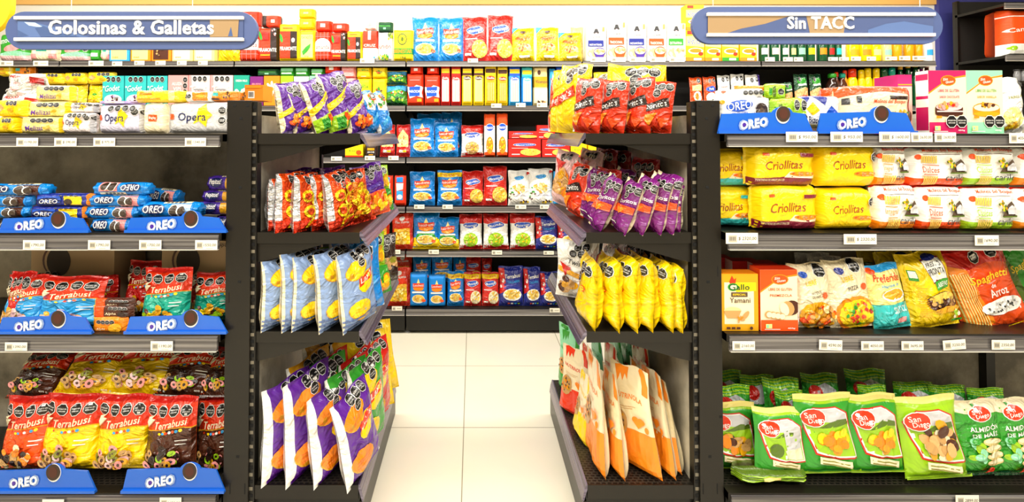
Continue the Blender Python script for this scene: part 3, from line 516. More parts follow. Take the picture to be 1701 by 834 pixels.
def cake(nm, c, desc, txt, food, c2=None, A=.68, side='pwhite', txt2=None):
    carton(nm, A, 'cream', desc, [P_([(0, 1), (A, 1), (A, .9), (A*.55, .86), (0, .62)], 'amber'), P_([(0, 1), (A, 1), (A, .93), (A*.55, .88), (0, .65)], c), E_(A*.53, .84, .14, .085, 'amber'), E_(A*.53, .84, .125, .072, 'oran'), T_('Sin', A*.45, .86, .09, .04, 'whi', 8, .2), T_('Gluten', A*.56, .82, .14, .04, 'whi', 8, .2),
        T_('LIBRE DE GLUTEN', A*.53, .68, .38, .045, c if c != 'mint' else 'gre'), T_(txt, A*.55, .58, .36, .04, c if c != 'mint' else 'amber'), R_(0, 0, A, .18, c), food, R_(.07, .05, .17, .12, 'lyel'), R_(.08, .06, .12, .11, 'mint'), T_('450g', A*.8, .05, .12, .03, 'whi'), R_(.05, .03, .3, .04, 'whi')], D=.09, kind='baking_mix_box', cat='baking mix box', side=side, top=c2 or c, sops=[(.55, .6, c), (.05, .42, c), (.85, .95, c)])
cf = [E_(.36, .41, .25, .08, 'brn'), R_(.11, .31, .61, .41, 'brn'), E_(.36, .31, .25, .04, 'brn'), E_(.36, .42, .24, .06, 'lpink'), B_(.36, .44, .19, .04, ['pink', 'tan', 'crim', 'gold'], 18, .04), R_(.12, .34, .6, .36, 'lpink'), OS([.38, .56], .19, .095, True), R_(.1, .24, .2, .28, 'amber')]
cv = [E_(.36, .41, .25, .08, 'amber'), R_(.11, .31, .61, .4, 'amber'), E_(.36, .31, .25, .04, 'gold'), E_(.36, .41, .24, .06, 'cream'), B_(.36, .45, .12, .03, ['brn', 'tan', 'gold'], 10, .035), OS([.4, .58], .19, .095, True), R_(.1, .24, .2, .28, 'amber')]
bf = [E_(.5, .38, .13, .12, 'brn', 20), E_(.44, .37, .1, .12, 'tan', 20), E_(.38, .36, .07, .11, 'cream', 20), [E_(.12+.07*i, .27-.01*i, .06, .06, 'tan') for i in range(4)], [E_(.13+.07*i, .27-.01*i, .045, .045, 'cream') for i in range(4)]]
cake('cmp', 'rasp', 'magenta cake mix box with chocolate cake', 'SABOR CHOCOLATE', cf, 'mag'); cake('cmg', 'mint', 'mint green cake mix box with vanilla cake', 'SABOR VAINILLA', cv); cake('cmo', 'oran', 'orange bread mix box with sliced loaf', 'PREMEZCLA', bf, 'red', .6, 'oran')
carton('mgb', .6, 'mag', 'magenta topped white box behind', [R_(0, 0, .6, .8, 'lpink'), R_(0, .82, .6, .84, 'gold')], kind='baking_mix_box', cat='baking mix box')
carton('drb', .7, 'crim', 'dark red mix box standing behind', [R_(.2, .6, .5, .8, 'amber')], kind='baking_mix_box', cat='baking mix box', D=.06, side='lpink')
carton('gal', .7, 'gold', 'gold brown rice box with rooster logo', [R_(.08, .12, .62, .85, 'cream'), P_([(.2, .85), (.66, .85), (.66, .7), (.3, .68)], 'yel'), P_([(.17, .86), (.22, .97), (.26, .9), (.3, .93), (.28, .82), (.2, .8)], 'red'), E_(.24, .77, .1, .07, 'gre'), E_(.24, .77, .07, .045, 'cream'), T_('G', .22, .77, .12, .11, 'dgre'), T_('allo', .42, .77, .24, .1, 'dgre'), R_(.2, .6, .5, .68, 'cookl'), T_('ESPECIAL', .35, .64, .24, .035, 'yel'), T_('Yamani', .36, .54, .38, .09, 'cookl'),
    E_(.22, .36, .16, .06, 'grain'), P_([(.06, .36), (.38, .36), (.32, .23), (.12, .23)], 'tan'), E_(.46, .28, .04, .09, 'tan', -40), B_(.36, .2, .08, .05, ['tan', 'amber'], 8, .03), [R_(.1+.09*i, .04, .17+.09*i, .08, 'brn') for i in range(3)], E_(.55, .06, .03, .03, 'brn')], kind='rice_box', cat='rice box', side='gold', top='amber')
A = .7
D_('nok', 'mix_pouch', 'baking mix pouch', 'cream pouch with round dumplings picture', 'bag', A, .08, 'cream', [OS([.48], .88, .1, True), E_(.2, .85, .07, .05, 'royal'), T_('LIBRE', .3, .72, .2, .07, 'yel'), T_('ÑOQUIS', .37, .56, .2, .06, 'dgr'), T_('DE PAPA', .37, .49, .17, .04, 'dgr'), E_(.55, .5, .06, .05, 'oran'), E_(.38, .2, .32, .22, 'gold'), B_(.38, .19, .27, .17, ['amber', 'gold', 'oran', 'grain', 'tan'], 46, .055, 3), R_(0, 0, .04, .6, 'whi')])
D_('piz', 'mix_pouch', 'baking mix pouch', 'cream pouch with round pizza picture', 'bag', A*1.1, .08, 'cream', [OS([.5], .9, .1, True), E_(.22, .86, .08, .05, 'navy'), T_('LIBRE', .32, .74, .22, .07, 'yel'), T_('PIZZA', .38, .6, .2, .06, 'dgr'), E_(.6, .6, .06, .05, 'oran'), E_(.42, .22, .38, .26, 'amber'), E_(.43, .21, .34, .22, 'yel'), B_(.43, .21, .3, .18, ['red', 'gre', 'oran', 'lime', 'crim'], 26, .035, 2)])
D_('prf', 'flour_pouch', 'flour pouch', 'sky blue and pale yellow flour pouch', 'bag', .72, .08, 'lyel', [R_(0, .9, .72, 1, 'sky'), E_(.12, .92, .08, .05, 'oran'), T_('Preferido', .36, .8, .5, .12, 'red', -3, .1), T_('Harina de', .4, .68, .35, .05, 'sky'), E_(.42, .53, .24, .1, 'pwhite'), E_(.42, .54, .21, .08, 'gold'), R_(0, 0, .72, .4, 'tealb'), T_('SIN TACC', .46, .31, .3, .1, 'pwhite'), R_(.38, .1, .58, .18, 'pink')], back='tealb')
D_('pre', 'flour_pouch', 'corn flour bag', 'large yellow corn flour bag', 'bag', .85, .1, 'yel', [R_(.06, .66, .18, .8, 'gre'), R_(.07, .7, .17, .79, 'whi'), P_([(.34, .92), (.66, .92), (.7, .62), (.4, .6)], 'mar'), P_([(.35, .9), (.65, .9), (.68, .64), (.4, .62)], 'pwhite'), E_(.5, .92, .12, .04, 'navy'), T_('PRESTO', .51, .83, .24, .06, 'dgr'), T_('PRONTA', .52, .74, .26, .08, 'dgr'), P_([(.42, .62), (.72, .64), (.7, .52), (.44, .5)], 'gre'), T_('AREPAS', .57, .57, .22, .06, 'whi', 3), E_(.52, .35, .3, .13, 'brn'), E_(.53, .4, .26, .07, 'pasta'), B_(.52, .33, .24, .05, ['tan', 'brn', 'cookl'], 20, .03), E_(.52, .26, .25, .04, 'gold'), B_(.65, .18, .08, .05, ['cream', 'lime'], 8, .035), R_(.55, .1, .75, .13, 'gre'), [R_(.08, .2+.025*i, .22, .21+.025*i, 'gold') for i in range(16)]])
D_('spo', 'rice_noodle_bag', 'noodle bag', 'large orange rice noodle bag', 'bag', .8, .09, 'oran', [W_(0, .8, .72, .68, .04, 'crim', True), P_([(.02, .1), (.3, .15), (.2, .75), (.0, .8)], 'amber'), [P_([(.03+.025*i, .12), (.04+.025*i, .12), (.02+.022*i, .7), (.01+.022*i, .7)], 'lyel') for i in range(9)], OS([.36, .56], .83, .06), T_('Spaghetti', .42, .6, .5, .1, 'yel', -3, .2), T_('de', .42, .51, .06, .04, 'pwhite'), T_('Arroz', .46, .44, .24, .08, 'pwhite'), E_(.45, .3, .26, .08, 'pwhite'), B_(.45, .3, .2, .055, ['whi', 'sil', 'dgr'], 40, .014), R_(.4, .1, .75, .11, 'yel')])
D_('spn', 'rice_noodle_bag', 'noodle bag', 'green rice noodle bag leaning behind', 'bag', .8, .09, 'gre', [P_([(.02, .1), (.35, .15), (.25, .85), (.0, .85)], 'moss'), T_('Spaghetti', .46, .62, .45, .09, 'yel', 0, .2), OS([.4], .86, .08), E_(.6, .35, .18, .1, 'pwhite'), B_(.6, .35, .12, .06, ['gry', 'dgr'], 20, .014)])
D_('wsm', 'mix_pouch', 'baking mix pouch', 'white pouch lying behind the front row', 'bag', 1.2, .06, 'whi', [R_(.3, .3, .8, .6, 'sil'), E_(.2, .3, .1, .1, 'royal')])
D_('yvp', 'dessert_pouch', 'dessert pouch', 'white pouch with yellow pudding picture', 'bag', .75, .1, 'pwhite', [T_('VAINILLA', .4, .62, .3, .05, 'olive'), E_(.35, .25, .25, .2, 'lyel'), B_(.3, .1, .15, .06, ['gold', 'yel'], 9, .05), E_(.6, .85, .06, .06, 'dgr')])
def sd(nm, desc, food, A=.78, base='gre', seed=0, glass='lime'):
    D_(nm, 'flour_bag', 'flour bag', desc, 'bag', A, .07, base, fin='m', ops=[R_(0, .93, A, 1, 'lyel'), R_(0, .9, A, .93, 'lime'), P_([(.03, .7), (.2, .86), (.5, .86), (.68, .76), (.74, .5), (.76, .2), (.4, .22), (.16, .28), (.08, .5)], 'crim'), P_([(.05, .7), (.2, .845), (.5, .845), (.66, .75), (.72, .5), (.74, .22), (.4, .24), (.18, .3), (.1, .5)], 'whi'), P_([(.07, .7), (.2, .83), (.5, .83), (.64, .74), (.7, .5), (.72, .24), (.4, .26), (.2, .32), (.12, .5)], glass), P_([(.3, .68), (.2, .83), (.5, .83), (.64, .74), (.66, .66)], 'sil'), P_([(.25, .6), (.67, .62), (.66, .68), (.5, .7), (.4, .67)], 'moss'),
      food, E_(.19, .73, .16, .12, 'whi', 12), E_(.19, .73, .15, .11, 'red', 12), T_('San', .15, .76, .14, .07, 'whi', 10), T_('Diego', .22, .69, .2, .085, 'whi', 10), P_([(.2, .27), (.62, .19), (.62, .1), (.2, .18)], 'cream'), [P_([(.23, .235-.04*i), (.58, .165-.04*i), (.58, .15-.04*i), (.23, .22-.04*i)], 'olive') for i in range(2)], R_(0, .02, A, .06, 'lime')])
sd('sda', 'green flour bag with torn bread picture', B_(.42, .42, .22, .12, ['gold', 'tan', 'brn', 'amber'], 14, .09, 1)); sd('sdb', 'green flour bag with round rolls picture', B_(.42, .45, .2, .13, ['gold', 'amber', 'yel', 'amber'], 16, .07, 2, None, .85))
sd('sdc', 'green flour bag with clear window of white rice', [P_([(.38, .72), (.66, .74), (.7, .25), (.45, .27)], 'sil'), P_([(.4, .4), (.68, .42), (.7, .25), (.45, .27)], 'cream'), E_(.28, .4, .1, .1, 'moss')]); sd('sdd', 'light green starch bag with fried dough picture', [B_(.44, .48, .2, .2, ['tan', 'gold', 'cream', 'skin', 'brn'], 26, .08, 3)], .8, 'lime')
D_('sde', 'flour_bag', 'starch bag', 'dark green corn starch bag', 'bag', .72, .08, 'gre', [W_(0, .72, .86, .86, -.03, 'cream', True), E_(.36, .84, .16, .1, 'whi'), E_(.36, .84, .145, .09, 'red'), T_('San', .32, .87, .13, .055, 'whi', 5), T_('Diego', .38, .81, .18, .065, 'whi', 5), T_('ALMIDÓN', .38, .66, .42, .08, 'pwhite', 3), T_('DE MAÍZ', .38, .57, .38, .07, 'pwhite', 3), [E_(.46, .2+.09*i, .15, .05, 'grain') for i in range(4)], [E_(.46, .21+.09*i, .13, .03, 'cream') for i in range(4)], B_(.2, .35, .1, .16, ['lime', 'mint', 'gre'], 14, .06), E_(.35, .1, .07, .06, 'red'), R_(0, 0, .72, .05, 'dgre')])
D_('sdf', 'flour_bag', 'flour bag', 'clear green striped bag end lying flat', 'flow', 2.6, .1, 'moss', [[R_(0, .1+.2*i, 2.6, .18+.2*i, 'lime') for i in range(4)], R_(.9, .3, 1.5, .7, 'lyel')])
D_('sdg', 'flour_bag', 'flour bag', 'dark green flour bag with red crest', 'bag', 1.1, .07, 'gre', [[R_(0, .88+.035*i, 1.1, .9+.035*i, 'lime') for i in range(4)], P_([(.2, .6), (.8, .6), (.9, .78), (.6, .88), (.2, .84)], 'sil'), E_(.3, .76, .2, .11, 'crim'), T_('San Diego', .3, .76, .26, .07, 'pink')])
# aisle snacks
def snack(nm, desc, A, base, ops, back='whi', D=.12, kind='snack_bag', cat='snack bag', seam=.05, **kw):
    D_(nm, kind, cat, desc, 'bag', A, D, base, ([R_(0, 0, seam, 1, back)] if seam else [])+[ops], back=back, **kw)
def o3(A, y=.86, r=.07): return [OS([A*.42, A*.42+2*r, A*.42+4*r], y, r, True), OS([A*.42+r], y-1.7*r, r, True)]
A = .68
snack('chp', 'purple corn snack bag with orange patch', A, 'purp', [o3(A), P_([(0, .42), (A, .72), (A, .62), (0, .32)], 'yel'), T_('Cheetos', A*.55, .52, .36, .07, 'purp', 24), B_(A*.55, .22, .24, .13, ['oran', 'amber'], 26, .06), R_(0, 0, A, .06, 'lav')], 'cream')
snack('chg', 'purple corn snack bag with green patch', A, 'purp', [o3(A), P_([(0, .5), (A, .8), (A, .68), (0, .38)], 'yel'), T_('Cheetos', A*.55, .6, .36, .07, 'purp', 24), P_([(0, .3), (A, .42), (A, .08), (0, .08)], 'lime'), P_([(.1, .28), (A, .34), (A, .1), (.1, .1)], 'gre'), B_(A*.55, .22, .16, .09, ['yel', 'oran'], 8, .06)], 'cream')
snack('dbl', 'bright blue snack bag with white splash', .72, 'blu', [P_([(.2, .95), (.6, .9), (.5, .5), (.15, .6)], 'pwhite'), B_(.4, .75, .2, .14, ['gold', 'gre', 'whi', 'oran'], 14, .06), P_([(.1, .3), (.6, .5), (.6, .4), (.1, .2)], 'sky'), OS([.5], .85, .08)], 'whi')
snack('con', 'orange foil corn ring snack bag', .66, 'oran', [o3(.66, .9), W_(0, .66, .2, .25, .05, 'red'), [E_(x, y, .12, .11, 'yel') for x, y in ((.2, .62), (.4, .5), (.22, .35), (.45, .28), (.28, .14), (.48, .66))], [E_(x, y, .07, .06, 'oran') for x, y in ((.2, .62), (.4, .5), (.22, .35), (.45, .28), (.28, .14), (.48, .66))], T_('3D', .4, .78, .2, .08, 'red'), R_(.1, 0, .66, .05, 'red')], 'sil', seam=.06, fin='s')
snack('coy', 'wide orange bag of yellow corn cones', .72, 'oran', [o3(.72, .88, .065), B_(.4, .45, .28, .3, ['yel', 'amber', 'gold', 'yel'], 40, .1, 2, None, .5), R_(0, 0, .72, .06, 'red')], 'sil', seam=0, fin='s')
snack('cop', 'purple and orange cheese stick snack bag', .7, 'purp', [o3(.7, .88, .065), W_(0, .7, .4, .45, .05, 'oran'), B_(.4, .25, .25, .15, ['yel', 'amber'], 22, .07, 2), R_(.15, .55, .6, .62, 'viol')], 'lav', seam=.05)
snack('cgn', 'green and yellow corn curl snack bag', .72, 'lime', [o3(.72, .88, .065), B_(.4, .66, .25, .12, ['yel', 'gold'], 22, .07), W_(0, .72, .5, .45, .05, 'gre'), B_(.4, .22, .25, .15, ['yel', 'gold', 'amber'], 22, .08, 2), P_([(.1, .45), (.3, .5), (.2, .3)], 'oran')], 'whi', seam=.0)
A = .7
layl = lambda x, y, s: [E_(x, y, .17*s, .13*s, 'yel', 20), P_([(x-.15*s, y-.04*s), (x+.15*s, y+.02*s), (x+.15*s, y+.14*s), (x-.15*s, y+.08*s)], 'red'), T_("Lay's", x, y+.05*s, .26*s, .1*s, 'whi', 10, .1)]
def lays(nm, base, desc, chip='yel', chipc='gold', band=None, back='whi', oc=True, seam=.04):
    snack(nm, desc, A, base, [E_(.26, .76, .2, .12, 'gold', 15), E_(.26, .765, .19, .11, chip, 15), layl(.42, .56, 1), E_(.26, .24, .21, .13, 'gold', -10), E_(.26, .25, .2, .12, chip, -10), [R_(.12, .2+.035*i, .42, .205+.035*i, chipc) for i in range(3)],
        [R_(0, .03+.06*i, A, .055+.06*i, band) for i in range(3)] if band else [], o3(A, .93, .055) if oc else []], back, seam=seam)
lays('lab', 'lblu', 'pale blue potato chip bag', band='slate', back='cream', seam=.02); lays('lap', 'purp', 'purple potato chip bag with orange crisps', 'amber', 'oran', back='pwhite', seam=.07); lays('lag', 'gre', 'green potato chip bag', back='whi'); lays('lar', 'crim', 'red potato chip bag', 'gold'); lays('lau', 'gold', 'gold potato chip bag', 'amber')
snack('lay', 'plain yellow potato chip bag with red logo', A, 'yel', [layl(.4, .62, 1.15), o3(A, .92, .055), T_('Clásicas', .42, .36, .26, .05, 'olive'), E_(.35, .14, .2, .1, 'gold')], 'yel', seam=0)
snack('lyc', 'tall yellow potato chip bag with small red stamp', A, 'yel', [layl(.13, .5, .9), o3(A, .84, .075), E_(.5, .56, .06, .045, 'red'), E_(.5, .56, .045, .032, 'yel'), R_(.46, .555, .54, .565, 'red'), [R_(.3, .4+.014*i, .46, .403+.014*i, 'gold') for i in range(3)]], 'yel', seam=0, D=.13)
snack('dor', 'bright red tortilla chip bag', A, 'red', [o3(A, .88, .075), P_([(.08, .5), (.6, .68), (.64, .52), (.1, .36)], 'choc'), T_('Doritos', .36, .52, .44, .1, 'whi', 15, .1), P_([(.1, .3), (.4, .38), (.28, .12)], 'amber'), P_([(.4, .3), (.66, .26), (.5, .1)], 'oran')], 'whi', seam=.05)
snack('lyo', 'yellow chip bag with red vertical logo', A, 'yel', [o3(A, .9, .07), P_([(.02, .5), (.5, .68), (.52, .54), (.04, .36)], 'red'), T_("Lay's", .28, .52, .36, .12, 'whi', 18, .1), [R_(.3, .2+.02*i, .6, .206+.02*i, 'gold') for i in range(4)]], 'yel', seam=0)
snack('dop', 'purple tortilla chip bag with orange flash', .6, D=.09, base='plum', ops= [o3(A, .86, .07), T_('Doritos', .42, .62, .36, .07, 'whi', 12, .1), P_([(.1, .5), (.68, .56), (.68, .44), (.1, .34)], 'oran'), P_([(.2, .46), (.5, .5), (.36, .36)], 'amber'), R_(.1, .16, .4, .18, 'whi')], back='cream', seam=.1)
snack('dod', 'dark red tortilla chip bag', A, 'dred', [o3(A, .86, .07), T_('Doritos', .42, .55, .4, .09, 'whi', 12, .1), P_([(.2, .4), (.5, .45), (.36, .2)], 'oran')], 'dgr', seam=.05)
snack('pnk', 'pink and orange prawn cracker bag', A, 'lpink', [o3(A, .9, .06), P_([(.1, .85), (.5, .8), (.3, .6)], 'crim'), B_(.4, .42, .22, .2, ['skin', 'tan', 'amber', 'gold'], 18, .11, 3)], 'whi', seam=.0)
snack('twi', 'white twisted cracker bag with yellow stripe', .75, 'pwhite', [OS([.4, .54, .4, .54], .9, .065), OS([.47, .33], .8, .065), T_('Twistos', .44, .64, .4, .09, 'dgr', -8, .2), P_([(.05, .56), (.7, .4), (.7, .32), (.05, .48)], 'gold'), P_([(.08, .62), (.3, .55), (.2, .4)], 'crim'), B_(.25, .25, .15, .12, ['tan', 'gold', 'brn'], 9, .08)], 'whi', seam=0)
snack('bkt', 'black and brown snack bag', A, 'choc', [o3(A, .88, .07), B_(.4, .4, .2, .2, ['olive', 'tan'], 12, .08)], 'dgr', seam=0)
def nut(nm, c, desc, mark=True, tp='cream'):
    snack(nm, desc, .6, tp, [W_(0, .66, .34, .38, .03, c), P_([(.08, .97), (.16, 1), (.3, .98), (.28, .86), (.24, .92), (.2, .84), (.17, .92), (.12, .82)], c), [P_([(.42+.1*math.cos(t), .82+.16*math.sin(t)) for t in (1.2, .7, .2, -.3)]+[(.42+.17*math.cos(t), .82+.22*math.sin(t)) for t in (-.3, .2, .7, 1.2)], c)], T_('NUTRINOLA', .3, .7, .42, .05, c, -4), R_(.1, .6, .4, .605, 'tan'), R_(.1, .58, .36, .585, 'tan'),
        E_(.16, .42, .12, .14, 'tan'), B_(.16, .42, .09, .11, ['gold', 'cookl', 'amber'], 22, .02), E_(.4, .5, .045, .03, 'amber'), E_(.47, .5, .045, .03, 'amber'), P_([(.36, .49), (.51, .49), (.435, .43)], 'amber'), E_(.53, .44, .025, .03, 'amber')], tp, kind='granola_bag', cat='granola bag', seam=0, D=.08, pouch=True)
nut('nuo', 'amber', 'cream granola bag with orange base'); nut('nur', 'red', 'cream granola bag with red base'); nut('nuy', 'yel', 'cream granola bag with bright yellow base'); nut('nug', 'gre', 'pale green seed bag', True, 'mint')
# ------------------------------------------------------------------ room
def struct(name, mb, **k): return tag(mb.build(name, **k), kind='structure')
WALLW = pm('white_wall_paint', (246, 242, 230), .7); OFFW = pm('beige_wall_paint', (176, 168, 148), .7)
struct('floor', MB().box(-5, 5.4, -3.2, 4.3, -.05, 0, tiles()))
struct('wall_back', MB().box(-5, at(1553, 60, 4.2).x, 4.2, 4.3, 0, 3.3, WALLW))
struct('wall_side_blue', MB().box(at(1553, 60, 4.2).x, 5.4, 4.16, 4.3, 0, 3.3, pm('blue_wall_paint', (66, 68, 150), .6)))
struct('trim_1', MB().box(-5, at(1553, 60, 4.2).x, 4.18, 4.2, at(785, 7, 4.18).z, 3.1, pm('orange_bulkhead_paint', (252, 196, 110), .6)))
struct('ceiling', MB().box(-5, 5.4, -3.2, 4.3, 3.1, 3.2, OFFW))
struct('wall_left', MB().box(-5.1, -5, -3.2, 4.3, 0, 3.2, OFFW)); struct('wall_right', MB().box(5.4, 5.5, -3.2, 4.3, 0, 3.2, OFFW))
struct('wall_front', MB().box(-5, 5.4, -3.3, -3.2, 0, 3.2, OFFW))
# ------------------------------------------------------------------ shelving
YF = 1.85
def rail(parent, x0, x1, y, z, h, m=RAIL, name='price_rail', t=.008):
    mb = MB(); mb.prism([(y, z), (y+t, z+.003), (y+t+.004, z-h), (y-.004, z-h), (y-.004, z-h+.004), (y, z-h+.006)], 'x', x0, x1, m)
    mb.box(x0, x1, y-.006, y+t, z-h-.003, z-h, pm('rail_lip_white', (214, 208, 196), .3) if 'lipm' not in _m else _m['lipm']); _m.setdefault('lipm', mb.ms[-1])
    return mb.build(name, parent)
SH = {'1': 1.526, '2': 1.151, '3': .771, '4': .180}
def front_unit(x0, x1, label, end=None):
    r = empty('gondola_shelving', (0, 0, 0), label, 'shelving unit', 'gondola shelving units facing the viewer')
    MB().box(x0, x1, 2.29, 2.31, .1, 1.60, CONC).build('back_panel', r)
    u = MB()
    for x in (x0, x1):
        if end != x: u.box(x-.02, x+.02, 2.255, 2.29, .1, 1.62, METAL2)
    if u.v: u.build('upright', r)
    for k, z in SH.items():
        h = .036 if k == '1' else .05
        mb = MB().box(x0+.004, x1-.004, YF+.012, 2.28, z-.028, z-.002, METAL2) if k != '4' else MB().box(x0+.004, x1-.004, YF+.012, 2.28, z-.028, z-.002, PERF)
        mb.box(x0+.004, x1-.004, YF+.008, YF+.05, z-.03, z, METAL)
        for x, s in ((x0, 1), (x1, -1)):       # side cheeks tapering to the rear
            if x == end: continue
            mb.prism([(YF+.02, z-.012), (YF+.02, z-.055), (YF+.1, z-.065), (2.26, z-.09), (2.26, z-.012)], 'x', x+.004*s, x+.010*s, METAL2)
        sh = mb.build('shelf' if k != '4' else 'base_deck', r)
        rail(sh, x0+.012, x1-.012, YF, z-.010, h)
    MB().box(x0+.004, x1-.004, YF+.03, 2.28, .004, .15, METAL2).build('plinth', r)
XL, XR = -.948, .955
front_unit(-2.62, XL, 'black gondola shelving with concrete-look back holding biscuits and blue trays', XL)
front_unit(XR, 2.37, 'black gondola shelving with concrete-look back holding yellow crackers and green flour', XR)
front_unit(2.395, 3.3, 'black gondola shelving bay running out of frame beyond the rightmost upright', 2.395)
def aisle_rack(s, label):      # s=-1 left of the aisle, +1 right
    xp, xl = (-.836, -.437) if s < 0 else (.848, .440); y0, y1 = 1.90, 2.70; d = -s
    r = empty('aisle_rack', (0, 0, 0), label, 'shelving unit', 'two racks flanking the aisle')
    xo = XL if s < 0 else XR; a, b = sorted((xp, xo))
    MB().box(xp-.012*(s < 0), xp+.012*(s > 0), y0+.02, y1, .1, 1.60, CONC).build('back_panel', r)
    ps = MB().box(a+(.016 if s > 0 else .002), b-(.016 if s < 0 else .002), y0-.02, y0+.04, .0, 1.655, METAL)
    for zz, xx in ((1.635, .28), (1.635, .72), (1.585, .5), (1.32, .5), (.96, .5), (.30, .5), (.45, .9)):
        cx = a+(b-a)*xx; ps.box(cx-.006, cx+.006, y0-.0215, y0-.019, zz-.005, zz+.005, HOLE)
    for zz, xx in ((.18, .25), (.18, .75), (1.0, .85), (.9, .15)):
        cx = a+(b-a)*xx; ps.box(cx-.002, cx+.002, y0-.0215, y0-.019, zz-.02, zz+.02, HOLE)
    post = ps.build('end_post', r, bevel=.002)
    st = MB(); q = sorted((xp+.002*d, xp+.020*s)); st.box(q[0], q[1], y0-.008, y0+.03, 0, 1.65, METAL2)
    for i in range(60): st.box(q[0]+.004, q[1]-.005, y0-.0095, y0-.007, .06+i*.0265, .06+i*.0265+.012, HOLE if i % 2 else pm('painted_slot_glint', (120, 112, 96), .4) if 'sg' not in _m else _m['sg']); _m.setdefault('sg', st.ms[-1])  # every other slot gets a paler colour as a painted glint
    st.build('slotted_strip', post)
    MB().box(xp-.012, xp+.012, y1-.03, y1, 0, 1.62, METAL2).build('rear_upright', r)
    for k in '1234':
        z = SH[k]-(.008 if k in '23' else 0); top = PERF if k == '4' else METAL2
        xa, xb = sorted((xp, xl)); mb = MB().box(xa, xb, y0, y1, z-.012, z-.001, top)
        hh = .040 if k != '4' else .05
        mb.box(xa, xb, y0-.004, y0+.004, z-hh, z+.002, METAL); mb.box(xa, xb, y1-.004, y1+.004, z-hh, z, METAL)
        sh = mb.build('shelf' if k != '4' else 'base_deck', r)
        if k != '4':
            for yy in (y0+.005, y1-.012):
                br = MB(); br.prism([(xp, z-.02), (xp+d*.38, z-.02), (xp+d*.38, z-.041), (xp+d*.26, z-.045), (xp+d*.05, z-.105), (xp, z-.115)], 'y', yy, yy+.004, METAL)
                br.build('bracket', sh)
        pr = MB(); e = .028 if k != '4' else .014
        P = [(xl, z+.004), (xl+d*.006, z+.004), (xl+d*(.006+e*.55), z-.022), (xl+d*(.006+e), z-.05 if k != '4' else z-.06), (xl+d*e, z-.05 if k != '4' else z-.06), (xl, z-.014)]
        pr.prism(P, 'y', y0-.003, y1, RAILP); pr.build('price_rail', sh)
    xa, xb = sorted((xp, xl+d*.004)); MB().box(xa, xb, y0+.01, y1-.01, .004, .165, METAL2).build('plinth', r)
    xa, xb = sorted((xl+d*.003, xl+d*.016)); MB().box(xa, xb, y0, y1-.005, .006, .118, METAL).build('kick_plate', r)
aisle_rack(-1, 'black aisle rack left of the walkway with slotted end post')
aisle_rack(1, 'black aisle rack right of the walkway with slotted end post')
BYF = 3.77; BZ = {'1': 2.098, '2': 1.752, '3': 1.352, '4': .972, '5': .632, '6': .190}
bx = lambda p: at(p, 300, BYF).x
DARK = pm('black_back_board', (30, 28, 26), .6)
def wall_bay(p0, p1, label):
    x0, x1 = bx(p0)+.006, bx(p1)-.006; r = empty('wall_shelving', (0, 0, 0), label, 'shelving unit', 'black shelving bays along the rear wall')
    MB().box(x0, x1, 4.14, 4.15, .1, 2.09, DARK).build('back_panel', r)
    MB().box(x0-.008, x0+.014, 4.10, 4.14, 0, 2.11, METAL2).box(x1-.014, x1+.008, 4.10, 4.14, 0, 2.11, METAL2).build('upright', r)
    for k, z in BZ.items():
        mb = MB().box(x0, x1, BYF+.008, 4.13, z-.02, z-.002, METAL2 if k != '6' else PERF).box(x0, x1, BYF+.006, BYF+.03, z-.03, z, METAL2)
        for x in (x0+.02, x1-.024): mb.prism([(BYF+.03, z-.02), (BYF+.03, z-.035), (4.12, z-.09), (4.12, z-.02)], 'x', x, x+.004, METAL2)
        sh = mb.build('shelf' if k != '6' else 'base_deck', r); rail(sh, x0, x1, BYF, z-.006, .034 if k != '6' else .04)
    MB().box(x0, x1, BYF+.01, 4.1, .022, .14, METAL2).build('plinth', r)
    MB().lathe([(.016, 0), (.016, .008), (.006, .012), (.006, .03)], mat('gry', 'g'), 10, x0+.01, BYF+.03).build('foot', r)
for p0, p1, l in ((-200, 95, 'rear wall shelving bay at far left behind the biscuit unit'), (95, 387, 'rear wall shelving bay behind the hanging sweets sign'), (387, 674, 'rear wall shelving bay with yerba packs beside the left rack'),
                  (674, 968, 'rear wall shelving bay with pasta, seen straight down the aisle'), (968, 1267, 'rear wall shelving bay with oats boxes behind the right rack'), (1267, 1560, 'rear wall shelving bay with bottles, ending at the blue wall')): wall_bay(p0, p1, l)
r = empty('wall_shelving', (0, 0, 0), 'black shelving bay in front of the blue wall at right edge', 'shelving unit')
xa = at(1671, 60, 3.62).x
MB().box(xa+.0, 5.2, 4.0, 4.02, 0, 2.62, DARK).box(xa-.0, xa+.02, 3.98, 4.0, 0, 2.62, METAL2).build('back_panel', r)
for yy in (4, 91): z = at(1690, yy, 3.6).z; sh = MB().box(xa, 5.2, 3.62, 4.0, z-.02, z, METAL2).build('shelf', r); rail(sh, xa-.02, 5.2, 3.6, z-.004, .04)
z = at(1690, 134, 3.6).z; sh = MB().box(xa, 5.2, 3.62, 4.0, z-.02, z, METAL2).build('shelf', r)
